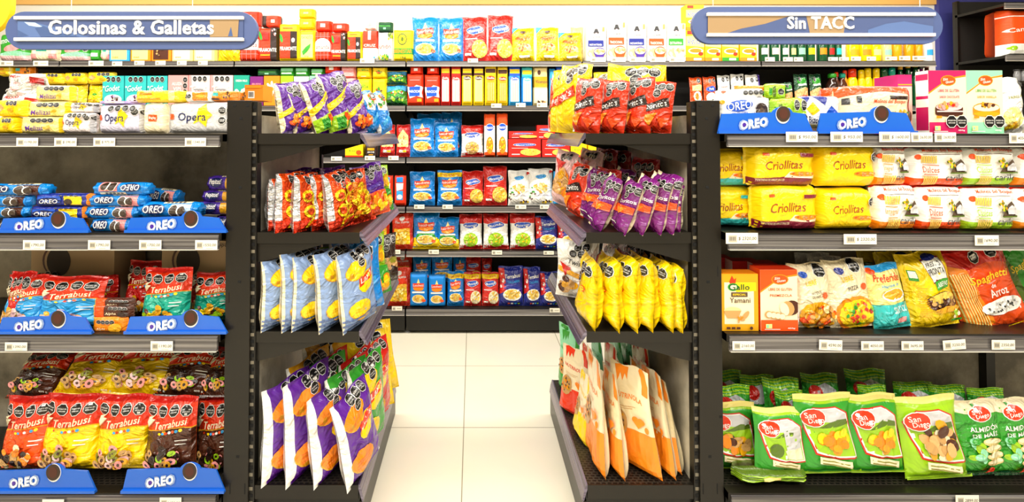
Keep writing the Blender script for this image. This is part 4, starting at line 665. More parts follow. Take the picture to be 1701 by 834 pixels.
# ------------------------------------------------------------------ placing the goods
PHR = {'B1': 'on rear top shelf', 'B2': 'on rear second shelf', 'B3': 'on rear third shelf', 'B4': 'on rear fourth shelf', 'B5': 'on rear fifth shelf', 'B6': 'on rear lowest shelf',
       'L1': "on left unit's top shelf", 'L2': "on left unit's second shelf", 'L3': "on left unit's third shelf", 'L4': "on left unit's bottom shelf",
       'R1': "on right unit's top shelf", 'R2': "on right unit's second shelf", 'R3': "on right unit's third shelf", 'R4': "on right unit's bottom shelf",
       'A1': 'on left aisle top shelf', 'A2': 'on left aisle second shelf', 'A3': 'on left aisle third shelf', 'A4': 'on left aisle base',
       'C1': 'on right aisle top shelf', 'C2': 'on right aisle second shelf', 'C3': 'on right aisle third shelf', 'C4': 'on right aisle base', 'X': 'on shelf by blue wall'}
def zone_z(zn): return BZ[zn[1]] if zn[0] == 'B' else SH[zn[1]]-(.008 if zn in ('A2', 'A3', 'C2', 'C3') else 0)
REG = []
rng = random.Random(5)
def reg(o, desc, zn, px, note, cat): REG.append((o, desc, zn, px, note, cat))
def newpack(dn, scale, seed=None):
    me = pack_mesh(dn, seed if seed is not None else rng.randint(0, 2) if DES[dn]['fam'] != 'box' else 0)
    o = bpy.data.objects.new(DES[dn]['kind'], me); COL.objects.link(o); o.scale = scale; return o
def shear(deg):
    m = Matrix.Identity(4); m[0][2] = math.tan(math.radians(deg)); return m
def put(zn, dn, x0, x1, yt, yb=None, dy=0., roll=0., yaw=0., lean=None, n='', sy=1., desc=None):
    d = DES[dn]; Yf = (3.80 if zn[0] == 'B' else YF+.035)+dy
    zb = zone_z(zn)+.001 if yb is None else at((x0+x1)/2, yb, Yf).z
    h = at((x0+x1)/2, yt, Yf).z-zb; wv = at(x1, yt, Yf).x-at(x0, yt, Yf).x; cx = (at(x1, yt+20, Yf).x+at(x0, yt+20, Yf).x)/2
    le = (7 if d['fam'] == 'bag' else 0) if lean is None else lean
    h /= math.cos(math.radians(le)); D = d['D']; wv *= .975
    if d['fam'] == 'roll': sy = h/D
    if zn[0] == 'B' and d['fam'] in ('box', 'brick') and sy == 1.: sy = 1.3
    o = newpack(dn, (wv/d['A'], sy, h))
    back = D*sy/2
    o.matrix_world = Matrix.Translation((cx, Yf+back, zb)) @ shear(roll) @ Matrix.Rotation(math.radians(yaw), 4, 'Z') @ Matrix.Rotation(math.radians(-le), 4, 'X') @ Matrix.Diagonal((wv/d['A'], sy, h, 1))
    reg(o, desc or d['desc'], zn, (x0+x1)/2, n, d['cat']); return o
def lay(zn, dn, xb, yb, xt, yt, yaw, Y=None, wide=1., sy=.72, n='', back=0., le=0., z=None):
    d = DES[dn]; z0 = zone_z(zn)+.003
    if z is not None: z0 = z
    p = on_plane(xb, yb, z0) if Y is None else at(xb, yb, Y)
    if Y is not None and z is None and abs(p.z-z0) < .02: p.z = z0
    if back: p = p+Vector((0, 0, 0))
    t = at(xt, yt, p.y); v = t-p; h = v.z; roll = math.degrees(math.atan2(v.x, v.z))
    sh = .42*h*wide*d['A']*math.sin(math.radians(abs(yaw))); k = 1+sh/p.y*.75; h *= k; p = Vector((p.x*k+math.copysign((.34 if yaw > 0 else .15)*min(1, max(0, (abs(yaw)-35)/30))*h*wide*d['A']*math.cos(math.radians(yaw)), yaw), p.y+sh, p.z))
    o = newpack(dn, (1, 1, 1))
    o.matrix_world = Matrix.Translation(p) @ shear(roll) @ Matrix.Rotation(math.radians(yaw), 4, 'Z') @ Matrix.Rotation(math.radians(-le), 4, 'X') @ Matrix.Diagonal((h*wide, sy, h, 1))
    ws = [o.matrix_world @ vv.co for vv in o.data.vertices][::2]; xs = [q.x for q in ws]; ys = [q.y for q in ws]; lo, hi = (-.828, -.385) if zn[0] == 'A' else (.390, .840)
    dx = max(0, lo-min(xs)) or min(0, hi-max(xs)); dy = max(0, 1.872-min(ys)) or min(0, 2.70-max(ys))
    if dx or dy: o.matrix_world = Matrix.Translation((dx, dy, .003)) @ o.matrix_world
    reg(o, d['desc'], zn, (xb+xt)/2, n, d['cat']); return o
def table(txt):
    for ln in txt.strip().split('\n'):
        zn, rest = ln.split(':', 1)
        for it in rest.split(';'):
            t = it.split()
            if not t: continue
            a = []; kw = {}
            for q in t[1:]:
                if '=' in q:
                    k, v = q.split('=', 1); kw[k] = v.replace('_', ' ') if k == 'n' else float(v)
                else: a.append(float(q))
            put(zn, t[0], *a, **kw)
table('''
B1:gfl -5 45 55;cfl 46 94 60;gfl 95 148 60;grn 149 165 62;cfl 166 181 62;cba 182 216 48;cbo 217 251 48;cbb 252 285 48;cbc 286 321 48;cbc 322 357 48;yba 358 396 16 n=tallest
B1:ama 396 430 43;rblk 396 430 18 42;pir 428 461 45;kblk 433 463 25 44;piy 462 496 38;pla 497 522 48;yblk 495 521 30 47 n=lower_of_pair;yblk 495 521 14 29 n=upper_of_pair;ama 522 549 51;rblk 523 550 34 51;pir 549 575 53;rblk 551 577 38 52;piy 575 601 50;cru 601 627 49;wblk 605 624 30 48;uni 627 652 52;gblk 627 652 36 52;bie 652 687 48
B1:luc 682 729 25;luc 727 772 26;mat 767 811 25;mat 808 853 22 roll=3;yno 850 890 44;yno 891 931 43;ynw 950 972 43 dy=.1;yno 929 969 52
B1:qun 974 1007 44;quo 1008 1041 36;qun 1042 1074 39;quo 1075 1107 39;qug 1108 1139 39;vit 1139 1170 50 n=lower_of_stack;vit 1139 1170 8 50 n=upper_of_stack;vit 1171 1198 52 n=under_sign;vig 1199 1227 52;vit 1229 1257 52 n=under_sign
B2:ysl -5 22 110 126 n=behind_marshmallows;osn 22 52 110 126;mely 60 103 121 139 n=upper_row;mely 103 141 120 139 n=upper_row;mely 141 190 119 139 n=upper_row;yba 60 100 139;yba 100 138 139;yba 139 169 139;god 170 206 126;god 207 243 126;god 244 278 126;gpi 279 313 125;gop 314 349 125;gop 350 387 125
B2:ttf 388 414 125;tpu 415 437 127;tda 438 465 126;tgr 466 487 126;twh 488 513 127;tlg 514 537 126;gblk 425 463 114 126 n=;grn 464 488 111 126 n=upper_row;grn 489 512 111 126 n=upper_row;grn 515 537 113 126 n=upper_row;rgl 538 564 121;rblk 538 563 107 121;pky 565 590 128;pky 565 590 109 128 n=upper;ycb 591 616 129;ycb 591 616 111 129 n=upper;ycf 617 642 129;ycf 617 642 111 129 n=upper;sce 637 676 139;sce 640 675 117 140 n=upper
B2:lat 675 703 122;lat 704 731 123;rblk 680 702 110 122;rblk 708 729 111 122;spr 732 748 106;spr 749 766 107;spy 767 785 106;spy 786 804 106;spk 805 825 106;spk 826 844 108;spb 845 865 107;spt 866 885 109;vic 886 911 107;luw 913 923 113;spb 924 936 108 n=beside_red_bag
B2:pch 1149 1171 127;pcb 1172 1194 126;pcr 1196 1218 124;pcr 1219 1242 122;pcp 1243 1268 123;pgo 1308 1321 136;pgo 1324 1348 122;pgo 1350 1371 122
B3:ybx 573 603 240;cocoa 605 627 241;redk 629 655 207;redk 656 681 207;luc 690 735 188 dy=.09 n=behind_front_row;luc 732 768 186 dy=.1 n=behind_front_row;luc 679 722 196;luc 720 762 203;matx 765 804 208;mato 804 823 189;mato 825 844 188;lasa 844 899 231 n=lower;lasa 845 893 218 230 n=upper;lasa 900 947 232 n=lower;lasa 892 922 208 231 n=upper;ybx 948 975 237;ybx 977 1010 240
B4:redb 633 652 292;redb 654 674 292;luc 678 723 286;lub 725 768 284;mat 767 804 285;mat 802 844 277;wsp 844 882 284;wsp 878 921 281;luw 920 938 285
B5:redp 615 646 357;redp 648 686 357;lug 684 730 355;lug 724 763 363;matw 762 802 358;matw 802 846 357;matw 847 891 357;navy 890 929 361;navy 927 962 365
B6:redp 642 681 448;redp 652 684 425 470 dy=.14;luc 684 716 428 470 dy=.12 n=behind_upper;luc 715 752 426 470 dy=.12 n=behind_upper;luc 752 776 428 470 dy=.14 n=behind_upper;mat 772 800 430 470 dy=.14 n=behind_upper;mat 800 818 432 470 dy=.14 n=behind_upper;lus 680 710 455;lus 711 740 458;lub 742 771 454;matb 770 800 456;matb 800 830 456;navy 828 871 446;navy 870 900 447;navy 898 931 455;navy 931 955 458
L1:bag -6 56 120 168 dy=.14 n=;bag -20 50 150 222 dy=.12 n=lower;mel 53 118 141 169 dy=.06 n=top_of_stack;mel 38 112 168 196 dy=.03 n=middle_of_stack;mel 28 101 194 222 n=bottom_of_stack;mely -10 37 165 194 n=upper;mely -14 26 194 222 n=lower;opc 98 152 187 222;opc 112 156 170 187 dy=.02 n=upper;lil 158 222 167 173 dy=.01;opb 158 237 173 222;opd 235 274 171 222;opa 272 389 170 222;ysl 217 304 149 170;osl 303 351 151 169;osn 348 388 150 169 dy=.02;obc 406 437 141 167 dy=.2;osn 388 412 151 168 dy=.2 n=behind_end_post
L2:orb -40 80 306 326 n=top_of_far_left_stack;orb -45 52 325 344 n=middle_of_far_left_stack;orb -45 48 343 363 n=bottom_of_far_left_stack;orb -45 30 363 388 dy=.05 n=behind_tray;ory 50 152 322 343 n=upper;ory 42 144 343 364 n=middle;ory 42 140 364 388 dy=.03 n=behind_tray;orf 152 247 304 325;orp 146 241 324 344 n=second_in_stack;orp 139 231 343 364 n=third_in_stack;orp 148 217 363 388 n=bottom_of_stack;orp 240 294 315 340 dy=.1 roll=8 n=lying_behind_stack;orc 225 331 337 363;orc 232 330 363 388 dy=.03 n=behind_tray;pep 342 400 293 317 dy=.07 n=top_of_stack;pep 334 398 317 336 dy=.07 n=second_in_stack;pep 327 396 335 358 dy=.07 n=third_in_stack;pep 355 400 358 388 dy=.08 n=bottom_of_stack
L3:tbr -5 40 458 n=behind;tbr 30 92 450 dy=.14 n=behind;tbr 110 168 460 dy=.14 n=behind;tbr 140 180 464 dy=.1 n=behind;tbs -10 60 464;tbs 48 160 466 roll=3;tbr 193 252 440 530 dy=.12 roll=6 n=raised_behind;bar 152 222 497 512 dy=.02 n=top_of_stack;bar 150 220 508 529 dy=.01 n=under_top;baro 150 210 528 553;tbg 222 306 452;tbr 304 386 450 dy=.14 n=behind;tbg 311 390 459 dy=.07
L4:tbr -5 80 600 670 dy=.2 lean=40 n=lying_behind;tbb -10 74 618 672 dy=.06 lean=45 n=upper_row;tby 70 182 606 668 dy=.06 lean=45 roll=8 n=upper_row;tbr 180 246 598 640 dy=.2 lean=40 n=lying_behind;tby 153 272 600 668 dy=.06 lean=45 roll=10 n=upper_row;tbb 240 336 610 670 dy=.06 lean=45 roll=6 n=upper_row;tbb 318 382 614 670 dy=.06 lean=45 n=upper_row
L4:tbo -15 71 673 790;tby 50 150 670 790 roll=3;tby 143 237 670 790;tbb 226 316 673 790;tbb 312 388 671 795 dy=.07
R1:wob 1194 1276 147 176 dy=.07 roll=-4;orw 1224 1280 141 166 dy=.13;wor 1190 1287 161 213 dy=.02 roll=-2;lim 1275 1309 138 166 dy=.1;pgo 1306 1322 137 175 dy=.1 n=;lim 1284 1322 163 213 dy=.02 n=in_front;limo 1314 1346 162 213 dy=.03;biz 1330 1402 159 213 dy=.03;rpl 1376 1450 143 180 dy=.16 roll=-8;mdl 1398 1522 142 213 dy=.03;mgb 1474 1494 127 dy=.25;mgb 1491 1515 124 dy=.14;cmp 1541 1605 117 dy=-.01 sy=.6;cmg 1604 1666 117 dy=-.01 sy=.6;yvp 1665 1722 126
R2:crt 1166 1258 248 311 n=upper_row dy=.07;cri 1246 1362 240 311 n=upper_row roll=1;cro 1362 1463 238 312 n=upper_row;mdi 1455 1511 241 309 n=upper_row;mdd 1512 1612 243 310 n=upper_row;mdc 1605 1693 242 310 n=upper_row;mdi 1692 1745 242 310 n=upper_row_at_edge;crt 1166 1258 311 n=lower_row dy=.07;cri 1256 1368 308 n=lower_row;cro 1364 1458 314 n=lower_row roll=-1;mdi 1457 1528 307 n=lower_row;mdd 1527 1606 309 n=lower_row;mdc 1604 1694 311 n=lower_row;mdi 1692 1760 312 n=lower_row_at_edge
R3:gal 1195 1260 455 sy=.9;drb 1190 1215 428 dy=.22;drb 1216 1262 434 dy=.16;drb 1250 1292 438 dy=.12;cmo 1262 1325 448 sy=.8;wsm 1330 1392 424 500 dy=.22;wsm 1352 1412 430 500 dy=.16;nok 1325 1396 444 roll=-3;piz 1390 1465 438 roll=-8;prf 1464 1528 449 roll=-17 dy=-.01;pre 1460 1520 418 540 dy=.2 roll=-14 n=standing_behind;pre 1490 1560 426 545 dy=.1 roll=-16 n=middle_of_three;pre 1530 1614 430 roll=-17 dy=-.005;spo 1620 1735 424 558 roll=-33 dy=.05;spn 1690 1790 410 545 roll=-36 dy=.16;spn 1590 1640 412 500 roll=-60 dy=.25 n=lying_far_behind
R4:sdg 1190 1245 626 740 dy=.25;sdg 1240 1300 634 740 dy=.2;sdg 1280 1345 640 760 dy=.14;sdg 1345 1410 632 740 dy=.2;sdg 1420 1492 625 740 dy=.22;sdg 1440 1490 650 740 dy=.14;sdg 1500 1570 645 740 dy=.2;sdg 1560 1625 650 740 dy=.18;sdg 1195 1260 652 760 dy=.12;sdg 1300 1350 660 760 dy=.09;sdg 1625 1690 655 740 dy=.16
R4:sda 1178 1268 680 787 dy=.07;sdc 1260 1350 690 796 roll=2;sdb 1336 1438 668 795 roll=-3;sdb 1421 1514 668 794 roll=-2;sdd 1514 1622 673 803 roll=-7 dy=-.01;sde 1604 1692 679 797 roll=-6;sdd 1490 1540 690 790 dy=.06 roll=-8 n=tucked_behind;sde 1664 1744 676 797 roll=-4;sdf 1224 1352 788 804 dy=-.01
''')
def lays_(zn, yaw, txt):
    for it in txt.replace('\n', ';').split(';'):
        t = it.split()
        if not t: continue
        a = [float(q) for q in t[1:] if '=' not in q]; kw = {}
        for q in t[1:]:
            if '=' in q: k, v = q.split('=', 1); kw[k] = v.replace('_', ' ') if k == 'n' else float(v)
        y = kw.pop('yaw', yaw+rng.uniform(-5, 5)); lay(zn, t[0], a[0], a[1], a[2], a[3], y, **kw)
lays_('A1', 58, '''chp 466 222 440 142 Y=1.97;chp 500 222 468 152 Y=2.0;chg 536 221 480 148 Y=2.03;chp 540 221 508 140 Y=2.12 n=behind;chg 562 221 515 130 Y=2.08;chp 590 221 550 144 Y=2.14
dbl 610 221 578 158 Y=2.22;dbl 636 221 592 168 Y=2.3;cgn 618 222 590 172 Y=2.5 n=at_far_end''')
lays_('A2', 66, '''con 444 384 444 300;con 470 386 468 290;con 498 386 494 292;con 528 382 522 292;con 556 384 534 290;coy 592 372 560 290 yaw=30;cop 622 362 590 280 yaw=40;cgn 636 356 616 282 yaw=40
cop 476 368 470 284 n=behind;cop 510 366 506 284 n=behind_too;cop 545 364 538 280 n=behind_orange_cones''')
lays_('A3', 68, '''lab 442 552 440 438 n=;lab 470 568 462 436 n=;lab 500 552 500 432 n=;lab 536 564 516 432 n=;lab 580 558 552 430 n=;dbl 600 524 578 410 yaw=30;cgn 622 500 600 400 yaw=40;bkt 636 476 626 396 yaw=40;cgn 545 520 540 412 n=behind;dbl 560 520 556 406 n=behind;lab 510 525 480 420 n=behind_front_row''')
lays_('A4', 66, '''lau 500 760 490 612 n=far_left;lau 520 720 520 576 n=at_rear;lau 560 700 560 574 n=at_rear;lar 540 740 520 608;lar 580 740 570 606;lar 608 725 596 590;lay 612 690 594 560 yaw=20;lay 624 660 592 545 yaw=20 n=tallest_at_far_end;lag 500 770 490 630;lag 530 770 516 622;lag 560 780 550 630;lag 598 765 580 616
lap 446 826 444 668;lap 482 836 466 664;lap 532 822 508 674;lap 590 806 540 668''')
lays_('C1', -58, '''lyo 930 220 945 118 Y=2.3;dor 925 221 940 128 Y=2.38;lyo 955 221 975 108 Y=2.18;lyo 1015 221 1022 118 Y=2.2 n=behind_red_bags;lyo 1050 221 1052 114 Y=2.12 n=behind_red_bags;lyo 1085 221 1085 112 Y=2.08 n=behind_red_bags;lyo 1100 221 1126 112 Y=2.04 wide=1.2 yaw=-20
dor 978 221 998 132 Y=2.06;dor 1016 221 1040 136 Y=2.02;dor 1032 221 1058 140 Y=2.08;dor 1060 221 1078 130 Y=1.98;dor 1098 221 1116 138 Y=1.97 yaw=-25''')
lays_('C2', -68, '''pnk 938 344 960 256;pnk 965 336 985 252;dod 1000 340 1008 250 n=in_back_row;dod 1040 340 1050 252 n=in_back_row;dod 1080 345 1085 260 n=in_back_row;dor 958 360 988 278;dod 1010 372 1025 284;dod 1100 368 1108 268 n=behind_purple_bags
dop 982 368 1014 288 n=;dop 1030 366 1058 286;dop 1090 366 1090 286 n=behind;dop 990 382 1056 312 wide=.9;dop 1030 386 1082 314;dop 1058 387 1108 308;dop 1086 387 1124 300;dop 1114 387 1144 296;dop 1136 385 1150 308''')
lays_('C3', -83, '''twi 952 500 958 404 yaw=-25;dor 968 498 990 424 yaw=-35;dod 1010 520 1010 432;twi 1020 500 1030 404 Y=2.5 n=in_back_row;dod 1040 520 1044 426 n=behind_yellow;lau 1070 520 1070 424;bkt 1100 520 1100 414 n=;bkt 1064 515 1060 412 n=
lyc 980 548 994 436;lyc 1016 550 1022 436;lyc 1044 552 1050 436;lyc 1074 556 1078 440;lyc 1104 552 1108 442;lyc 1120 550 1128 446;lyc 1138 554 1142 452''')
lays_('C4', -85, '''nug 948 640 942 540 yaw=-60;nug 955 665 950 560 yaw=-60;nug 996 660 992 570 n=behind;nug 1030 665 1024 565 n=behind;nug 1044 665 1050 560 n=behind;nur 960 700 962 588 yaw=-50;nur 985 705 978 590 n=;nur 1022 700 1016 586;nur 1080 720 1066 584;nur 1100 730 1086 620
nuy 970 740 984 632;nuo 1004 730 1000 628 n=behind;nuo 1035 740 1036 620 n=behind;nuo 1068 740 1060 620 n=behind;nuo 995 792 988 616;nuo 1026 796 1012 640;nuo 1066 796 1044 630 yaw=-56;nuo 1104 796 1078 640;nuo 1138 790 1108 654''')
# ------------------------------------------------------------------ blue display trays
def tray(zn, x0, x1, yt, yb, cx, label):
    Y = YF+.012; a, b = at(x0, yb, Y), at(x1, yb, Y); z0 = zone_z(zn)+.001; h = at(x0, yt, Y).z-z0; s = (b.x-a.x); ins = s*.09; bump = at(cx, yt, Y).x-a.x; r = .033
    t = empty('display_tray', (a.x, Y, z0), label, 'display tray', 'blue cookie display trays on shelf edges'); BL = mat('tray', 'g')
    pts = [(0, 0), (s, 0), (s-ins, h)]
    pts += [(bump+r*1.25*math.cos(q), h-.004+r*.95*math.sin(q)) for q in [math.pi*i/10 for i in range(11)] if math.sin(q) >= .1]+[(ins*.5, h)]
    mb = MB().prism(pts, 'y', 0, .006, BL); mb.box(0, s, -.010, .0, 0, .010, BL); mb.box(.01, s-.01, .006, .016, 0, .003, BL)
    for q in (ins*.4, s-ins*.9): mb.prism([(.006, 0), (.016, 0), (.016, .01), (.006, h*.8)], 'x', q, q+.003, BL)
    mb.build('tray_body', t)
    ck = MB(); ck.prism([(bump+r*.8*math.cos(q), h-.004+r*1.0*math.sin(q)-r*.02) for q in [math.pi*i/12 for i in range(24)]], 'y', -.003, 0, mat('pwhite', 'g'))
    ck.prism([(bump+r*.78*math.cos(q), h-.001+r*.9*math.sin(q)) for q in [math.pi*i/12 for i in range(24)]], 'y', -.006, -.003, mat('cook', 'p'))
    ck.prism([(bump+r*.5*math.cos(q), h-.001+r*.6*math.sin(q)) for q in [math.pi*i/12 for i in range(24)]], 'y', -.0066, -.006, mat('brn', 'p')); ck.build('cookie_emblem', t)
    lg = MB(); vs, fs, ar = text_tris('OREO', .05, 0); tw, th = .102, .034; ox, oz = bump-.112 if bump > .15 else bump*.5, h*.5
    for m, k, yy in ((mat('royal', 'g'), 1.18, -.0012), (mat('lblu', 'g'), 1.12, -.0018), (mat('pwhite', 'g'), 1., -.003)):
        lg.add([(ox+x*tw*k, yy, oz+z*th*(k*1.1 if k > 1 else 1)+x*.016) for x, z in vs], fs, m)
    lg.add([(ox-.036+.008*math.cos(q), -.0032, oz-.004+.008*math.sin(q)) for q in [i*.63 for i in range(10)]], [tuple(range(10))], mat('viol', 'g')); lg.build('lettering', t)
HEX['tray'] = '1c62cc'
tray('L2', -2, 150, 363, 389, 98, "blue tray on left unit's second shelf, nearer the frame edge"); tray('L2', 209, 378, 362, 389, 318, "blue tray on left unit's second shelf, beside the end post")
tray('L3', -4, 155, 528, 554, 98, "blue tray on left unit's third shelf, nearer the frame edge"); tray('L3', 208, 378, 527, 554, 318, "blue tray on left unit's third shelf, beside the end post")
tray('L4', -14, 160, 783, 814, 90, "blue tray on left unit's bottom shelf, nearer the frame edge"); tray('L4', 203, 374, 781, 813, 316, "blue tray on left unit's bottom shelf, beside the end post")
tray('R1', 1192, 1352, 189, 214, 1300, 'blue tray holding white cookie packs beside the right end post'); tray('R1', 1357, 1521, 188, 214, 1463, 'blue tray beside the magenta cake mix box')
# ------------------------------------------------------------------ price tags
def tagcard(zn, x0, x1, y0, y1, txt=None, tilt=0, Y=None):
    Y = Y or (BYF-.006 if zn[0] == 'B' else YF-.008); a, b = at(x0, y1, Y), at(x1, y0, Y); w_, h_ = b.x-a.x, b.z-a.z; mb = MB()
    mb.box(-w_/2, w_/2, 0, .0012, -h_/2, h_/2, LABEL); mb.box(-w_*.42, -w_*.16, -.0006, 0, -h_*.36, h_*.28, TAGGREY)
    for i in range(4): mb.box(-w_*.38+i*w_*.05, -w_*.36+i*w_*.05, -.001, -.0006, -h_*.2, h_*.15, INK)
    if txt:
        vs, fs, ar = text_tris(txt, .0, .1); mb.add([(w_*.17+x*w_*.56, -.0008, -h_*.02+z*h_*.34) for x, z in vs], fs, INK); mb.box(0, w_*.3, -.0008, 0, -h_*.36, -h_*.32, TAGGREY)
    else: mb.box(-.02*w_, w_*.4, -.0008, 0, -h_*.12, h_*.1, TAGGREY)
    o = mb.build('price_tag'); o.location = ((a.x+b.x)/2, Y, (a.z+b.z)/2); o.rotation_euler = (0, math.radians(tilt), 0)
    reg(o, f'white price tag reading {txt.replace("$ ", "")}' if txt else 'small white price tag', zn, (x0+x1)/2, 'rail', 'price tag')
for q in '''L1 27 63 229 243 1190,00;L1 90 127 229 243 $_590,00;L1 155 191 229 243 $_975,00;L1 307 342 229 243 1340,00;L2 38 75 399 415 1790,00;L2 146 183 399 415 1790,00;L2 231 268 399 415 1700,00;L2 324 361 399 415 1550,00;L3 8 45 569 583 1390,00;L3 250 287 567 583 1190,00;L4 70 106 830 846 1290,00;L4 265 301 827 844 1490,00
R1 1306 1358 219 236 $_950,00;R1 1380 1433 219 236 $_950,00;R1 1461 1512 219 236 $_1600,00;R1 1514 1549 220 236 2630,00;R1 1553 1588 220 236 2630,00;R1 1677 1712 221 238 4050,00;R2 1206 1259 387 405 $_2320,00;R2 1402 1456 389 406 $_2320,00;R2 1620 1659 391 408 1690,00;R3 1217 1254 567 582 2160,00;R3 1361 1399 565 582 4590,00 2;R3 1431 1468 567 582 4050,00;R3 1498 1534 567 582 3695,00;R3 1567 1604 565 581 3250,00 -4;R3 1648 1686 565 581 2350,00;R4 1588 1626 823 840 2899,00
B1 0 22 101 109;B1 55 80 101 109;B1 147 172 101 109;B1 186 203 102 109;B1 223 240 101 108;B1 258 275 101 108;B1 294 310 101 108;B1 329 345 101 108;B1 598 622 97 105;B1 777 794 97 104;B1 981 1006 95 103;B1 1015 1039 95 103;B1 1046 1072 95 103;B1 1080 1105 95 103;B1 1112 1137 95 103;B1 1271 1287 95 102;B1 1301 1317 95 102;B1 1319 1334 95 102;B1 1376 1392 95 101;B1 1394 1410 95 101;B1 1414 1430 94 101;B1 1440 1455 94 101;B1 1471 1490 94 100;B1 1494 1512 93 100;B1 1516 1540 93 100
B2 816 833 172 179;B2 857 873 171 178;B2 892 909 171 178;B3 550 568 260 267;B3 606 623 259 266;B3 645 662 259 266;B4 688 705 340 347;B4 735 752 340 347;B4 856 874 340 347;B4 897 912 340 347;B5 648 665 415 422;B5 712 729 415 422;B5 817 834 416 423;B5 903 920 417 423;B6 651 668 509 516;B6 913 930 512 519'''.replace('\n', ';').split(';'):
    t = q.split(); tagcard(t[0], *map(float, t[1:5]), t[5].replace('_', ' ') if len(t) > 5 else None, float(t[6]) if len(t) > 6 else 0)
# ------------------------------------------------------------------ bottles
def bottle(zn, cx, w_, yt, body, cap, lab, desc, yb=None, dy=0., neck=.35, cat='bottle', kind='bottle', sh='round', n=''):
    Y = 3.84+dy; zb = zone_z(zn)+.001 if zn != 'X' else at(1690, 134, 3.6).z+.001
    if zn == 'X': Y = 3.66
    h = at(cx, yt, Y).z-zb; r = w_/2*Y/F; x = at(cx, yt, Y).x
    t = empty(kind, (x, Y, zb)); G = mat(body, 'g'); nr = r*neck
    if sh == 'round': prof = [(r*.92, 0), (r, h*.03), (r, h*.58), (r*.85, h*.68), (nr, h*.8), (nr, h*.88)]
    else: prof = [(r*.9, 0), (r, h*.04), (r*.86, h*.3), (r, h*.55), (r*.9, h*.7), (nr*1.3, h*.78)]
    MB().lathe(prof, G).build('bottle_body', t, True)
    z1 = h*.86 if sh == 'round' else h*.76
    MB().lathe([(nr*1.2 if sh == 'round' else r*.8, z1), (nr*1.25 if sh == 'round' else r*.8, h*.97), (nr*.9 if sh == 'round' else r*.5, h)], mat(cap, 'g')).build('cap', t, True)
    if lab: MB().arc(r*1.02, h*.22, h*.42, mat(lab, 'c')).build('label', t, True)
    reg(t, desc, zn, cx, n, cat)
for i, (x, w_, lb) in enumerate(((1267, 14, 'sil'), (1285, 15, 'cream'), (1302, 12, 'whi'), (1316, 10, 'lyel'), (1329, 14, 'mint'), (1345, 14, 'yel'), (1364, 15, 'amber'), (1379, 11, 'crim'), (1391, 11, 'tealb'))):
    bottle('B1', x, w_, 50, 'dgre', 'gold', lb, 'dark olive oil bottle with '+dict(sil='silver', cream='cream', whi='white', lyel='pale yellow', mint='mint', yel='bright yellow', amber='orange', crim='red', tealb='teal')[lb]+' label')
for x, w_, b, lb, ds in ((1415, 18, 'yel', 'gold', 'wide yellow honey jar'), (1435, 18, 'yel', 'amber', 'yellow honey jar with orange label'), (1453, 16, 'yel', 'lyel', 'yellow jar with pale label'), (1471, 15, 'lyel', 'mint', 'pale yellow jar with mint label'), (1488, 15, 'gold', None, 'golden oil jar beside pale jar'), (1508, 15, 'gold', None, 'golden oil jar near shelf end'), (1524, 13, 'gold', None, 'last golden oil jar'), (1540, 14, 'pwhite', 'sky', 'white jar at shelf end')):
    bottle('B1', x, w_, 56, b, 'gold', lb, ds, neck=.7, cat='jar', kind='jar')
for x, w_, y, b, c, lb, ds in ((1382, 20, 122, 'choc', 'gre', 'whi', 'dark brown sauce bottle with green cap'), (1389, 10, 120, 'brn', 'red', None, 'brown bottle with red cap behind'), (1399, 15, 122, 'brn', 'teal', None, 'brown sauce bottle with teal cap'), (1403, 10, 117, 'amber', 'red', None, 'slim amber bottle with red cap'), (1415, 15, 114, 'yel', 'red', None, 'yellow mustard bottle with red cap'), (1430, 11, 116, 'yel', 'yel', None, 'yellow squeeze bottle, first of row'), (1441, 12, 113, 'yel', 'yel', None, 'yellow squeeze bottle, middle of row'), (1455, 12, 113, 'yel', 'yel', None, 'yellow squeeze bottle, last of row'), (1468, 12, 113, 'yel', 'dgre', None, 'yellow bottle with dark green cap'), (1481, 12, 112, 'yel', 'teal', None, 'yellow bottle with teal cap'),
      (1495, 11, 106, 'dgre', 'gold', None, 'dark green bottle with gold cap, shortest'), (1508, 11, 103, 'dgre', 'gold', None, 'dark green bottle with gold cap, middle'), (1520, 12, 101, 'dgre', 'gold', None, 'dark green bottle with gold cap, tallest'), (1530, 9, 105, 'plum', 'dgr', None, 'wine red bottle with grey cap'), (1539, 11, 102, 'brn', 'lpink', None, 'brown bottle with pale cap')):
    bottle('B2', x, w_, y, b, c, lb, ds, neck=.5, sh='squeeze' if 'squeeze' in ds or 'mustard' in ds or b == 'yel' else 'round')
bottle('X', 1689, 9, 115, 'gry', 'dgr', None, 'grey spray can, nearer one', neck=.8, cat='can', kind='spray_can'); bottle('X', 1699, 9, 115, 'gry', 'blk', None, 'grey spray can, half outside frame', neck=.8, cat='can', kind='spray_can')
D_('tpk', 'paper_towel_pack', 'paper pack', 'red and white wrapped paper towel pack', 'brick', 1, .2, 'oran', [R_(0, 0, 1, .25, 'pwhite'), E_(.12, .16, .08, .05, 'lime'), T_('Campanita', .5, .56, .95, .12, 'whi', 6), R_(0, .82, 1, .84, 'pwhite')])
a, b = at(1681, 88, 3.62), at(1750, 12, 3.62); zt = at(1690, 91, 3.6).z+.001
o = newpack('tpk', (1, 1, 1)); o.matrix_world = Matrix.Translation(((a.x+b.x)/2, 3.74, zt)) @ Matrix.Diagonal((b.x-a.x, 1, b.z-zt, 1)); reg(o, DES['tpk']['desc'], 'X', 1700, '', 'paper pack')
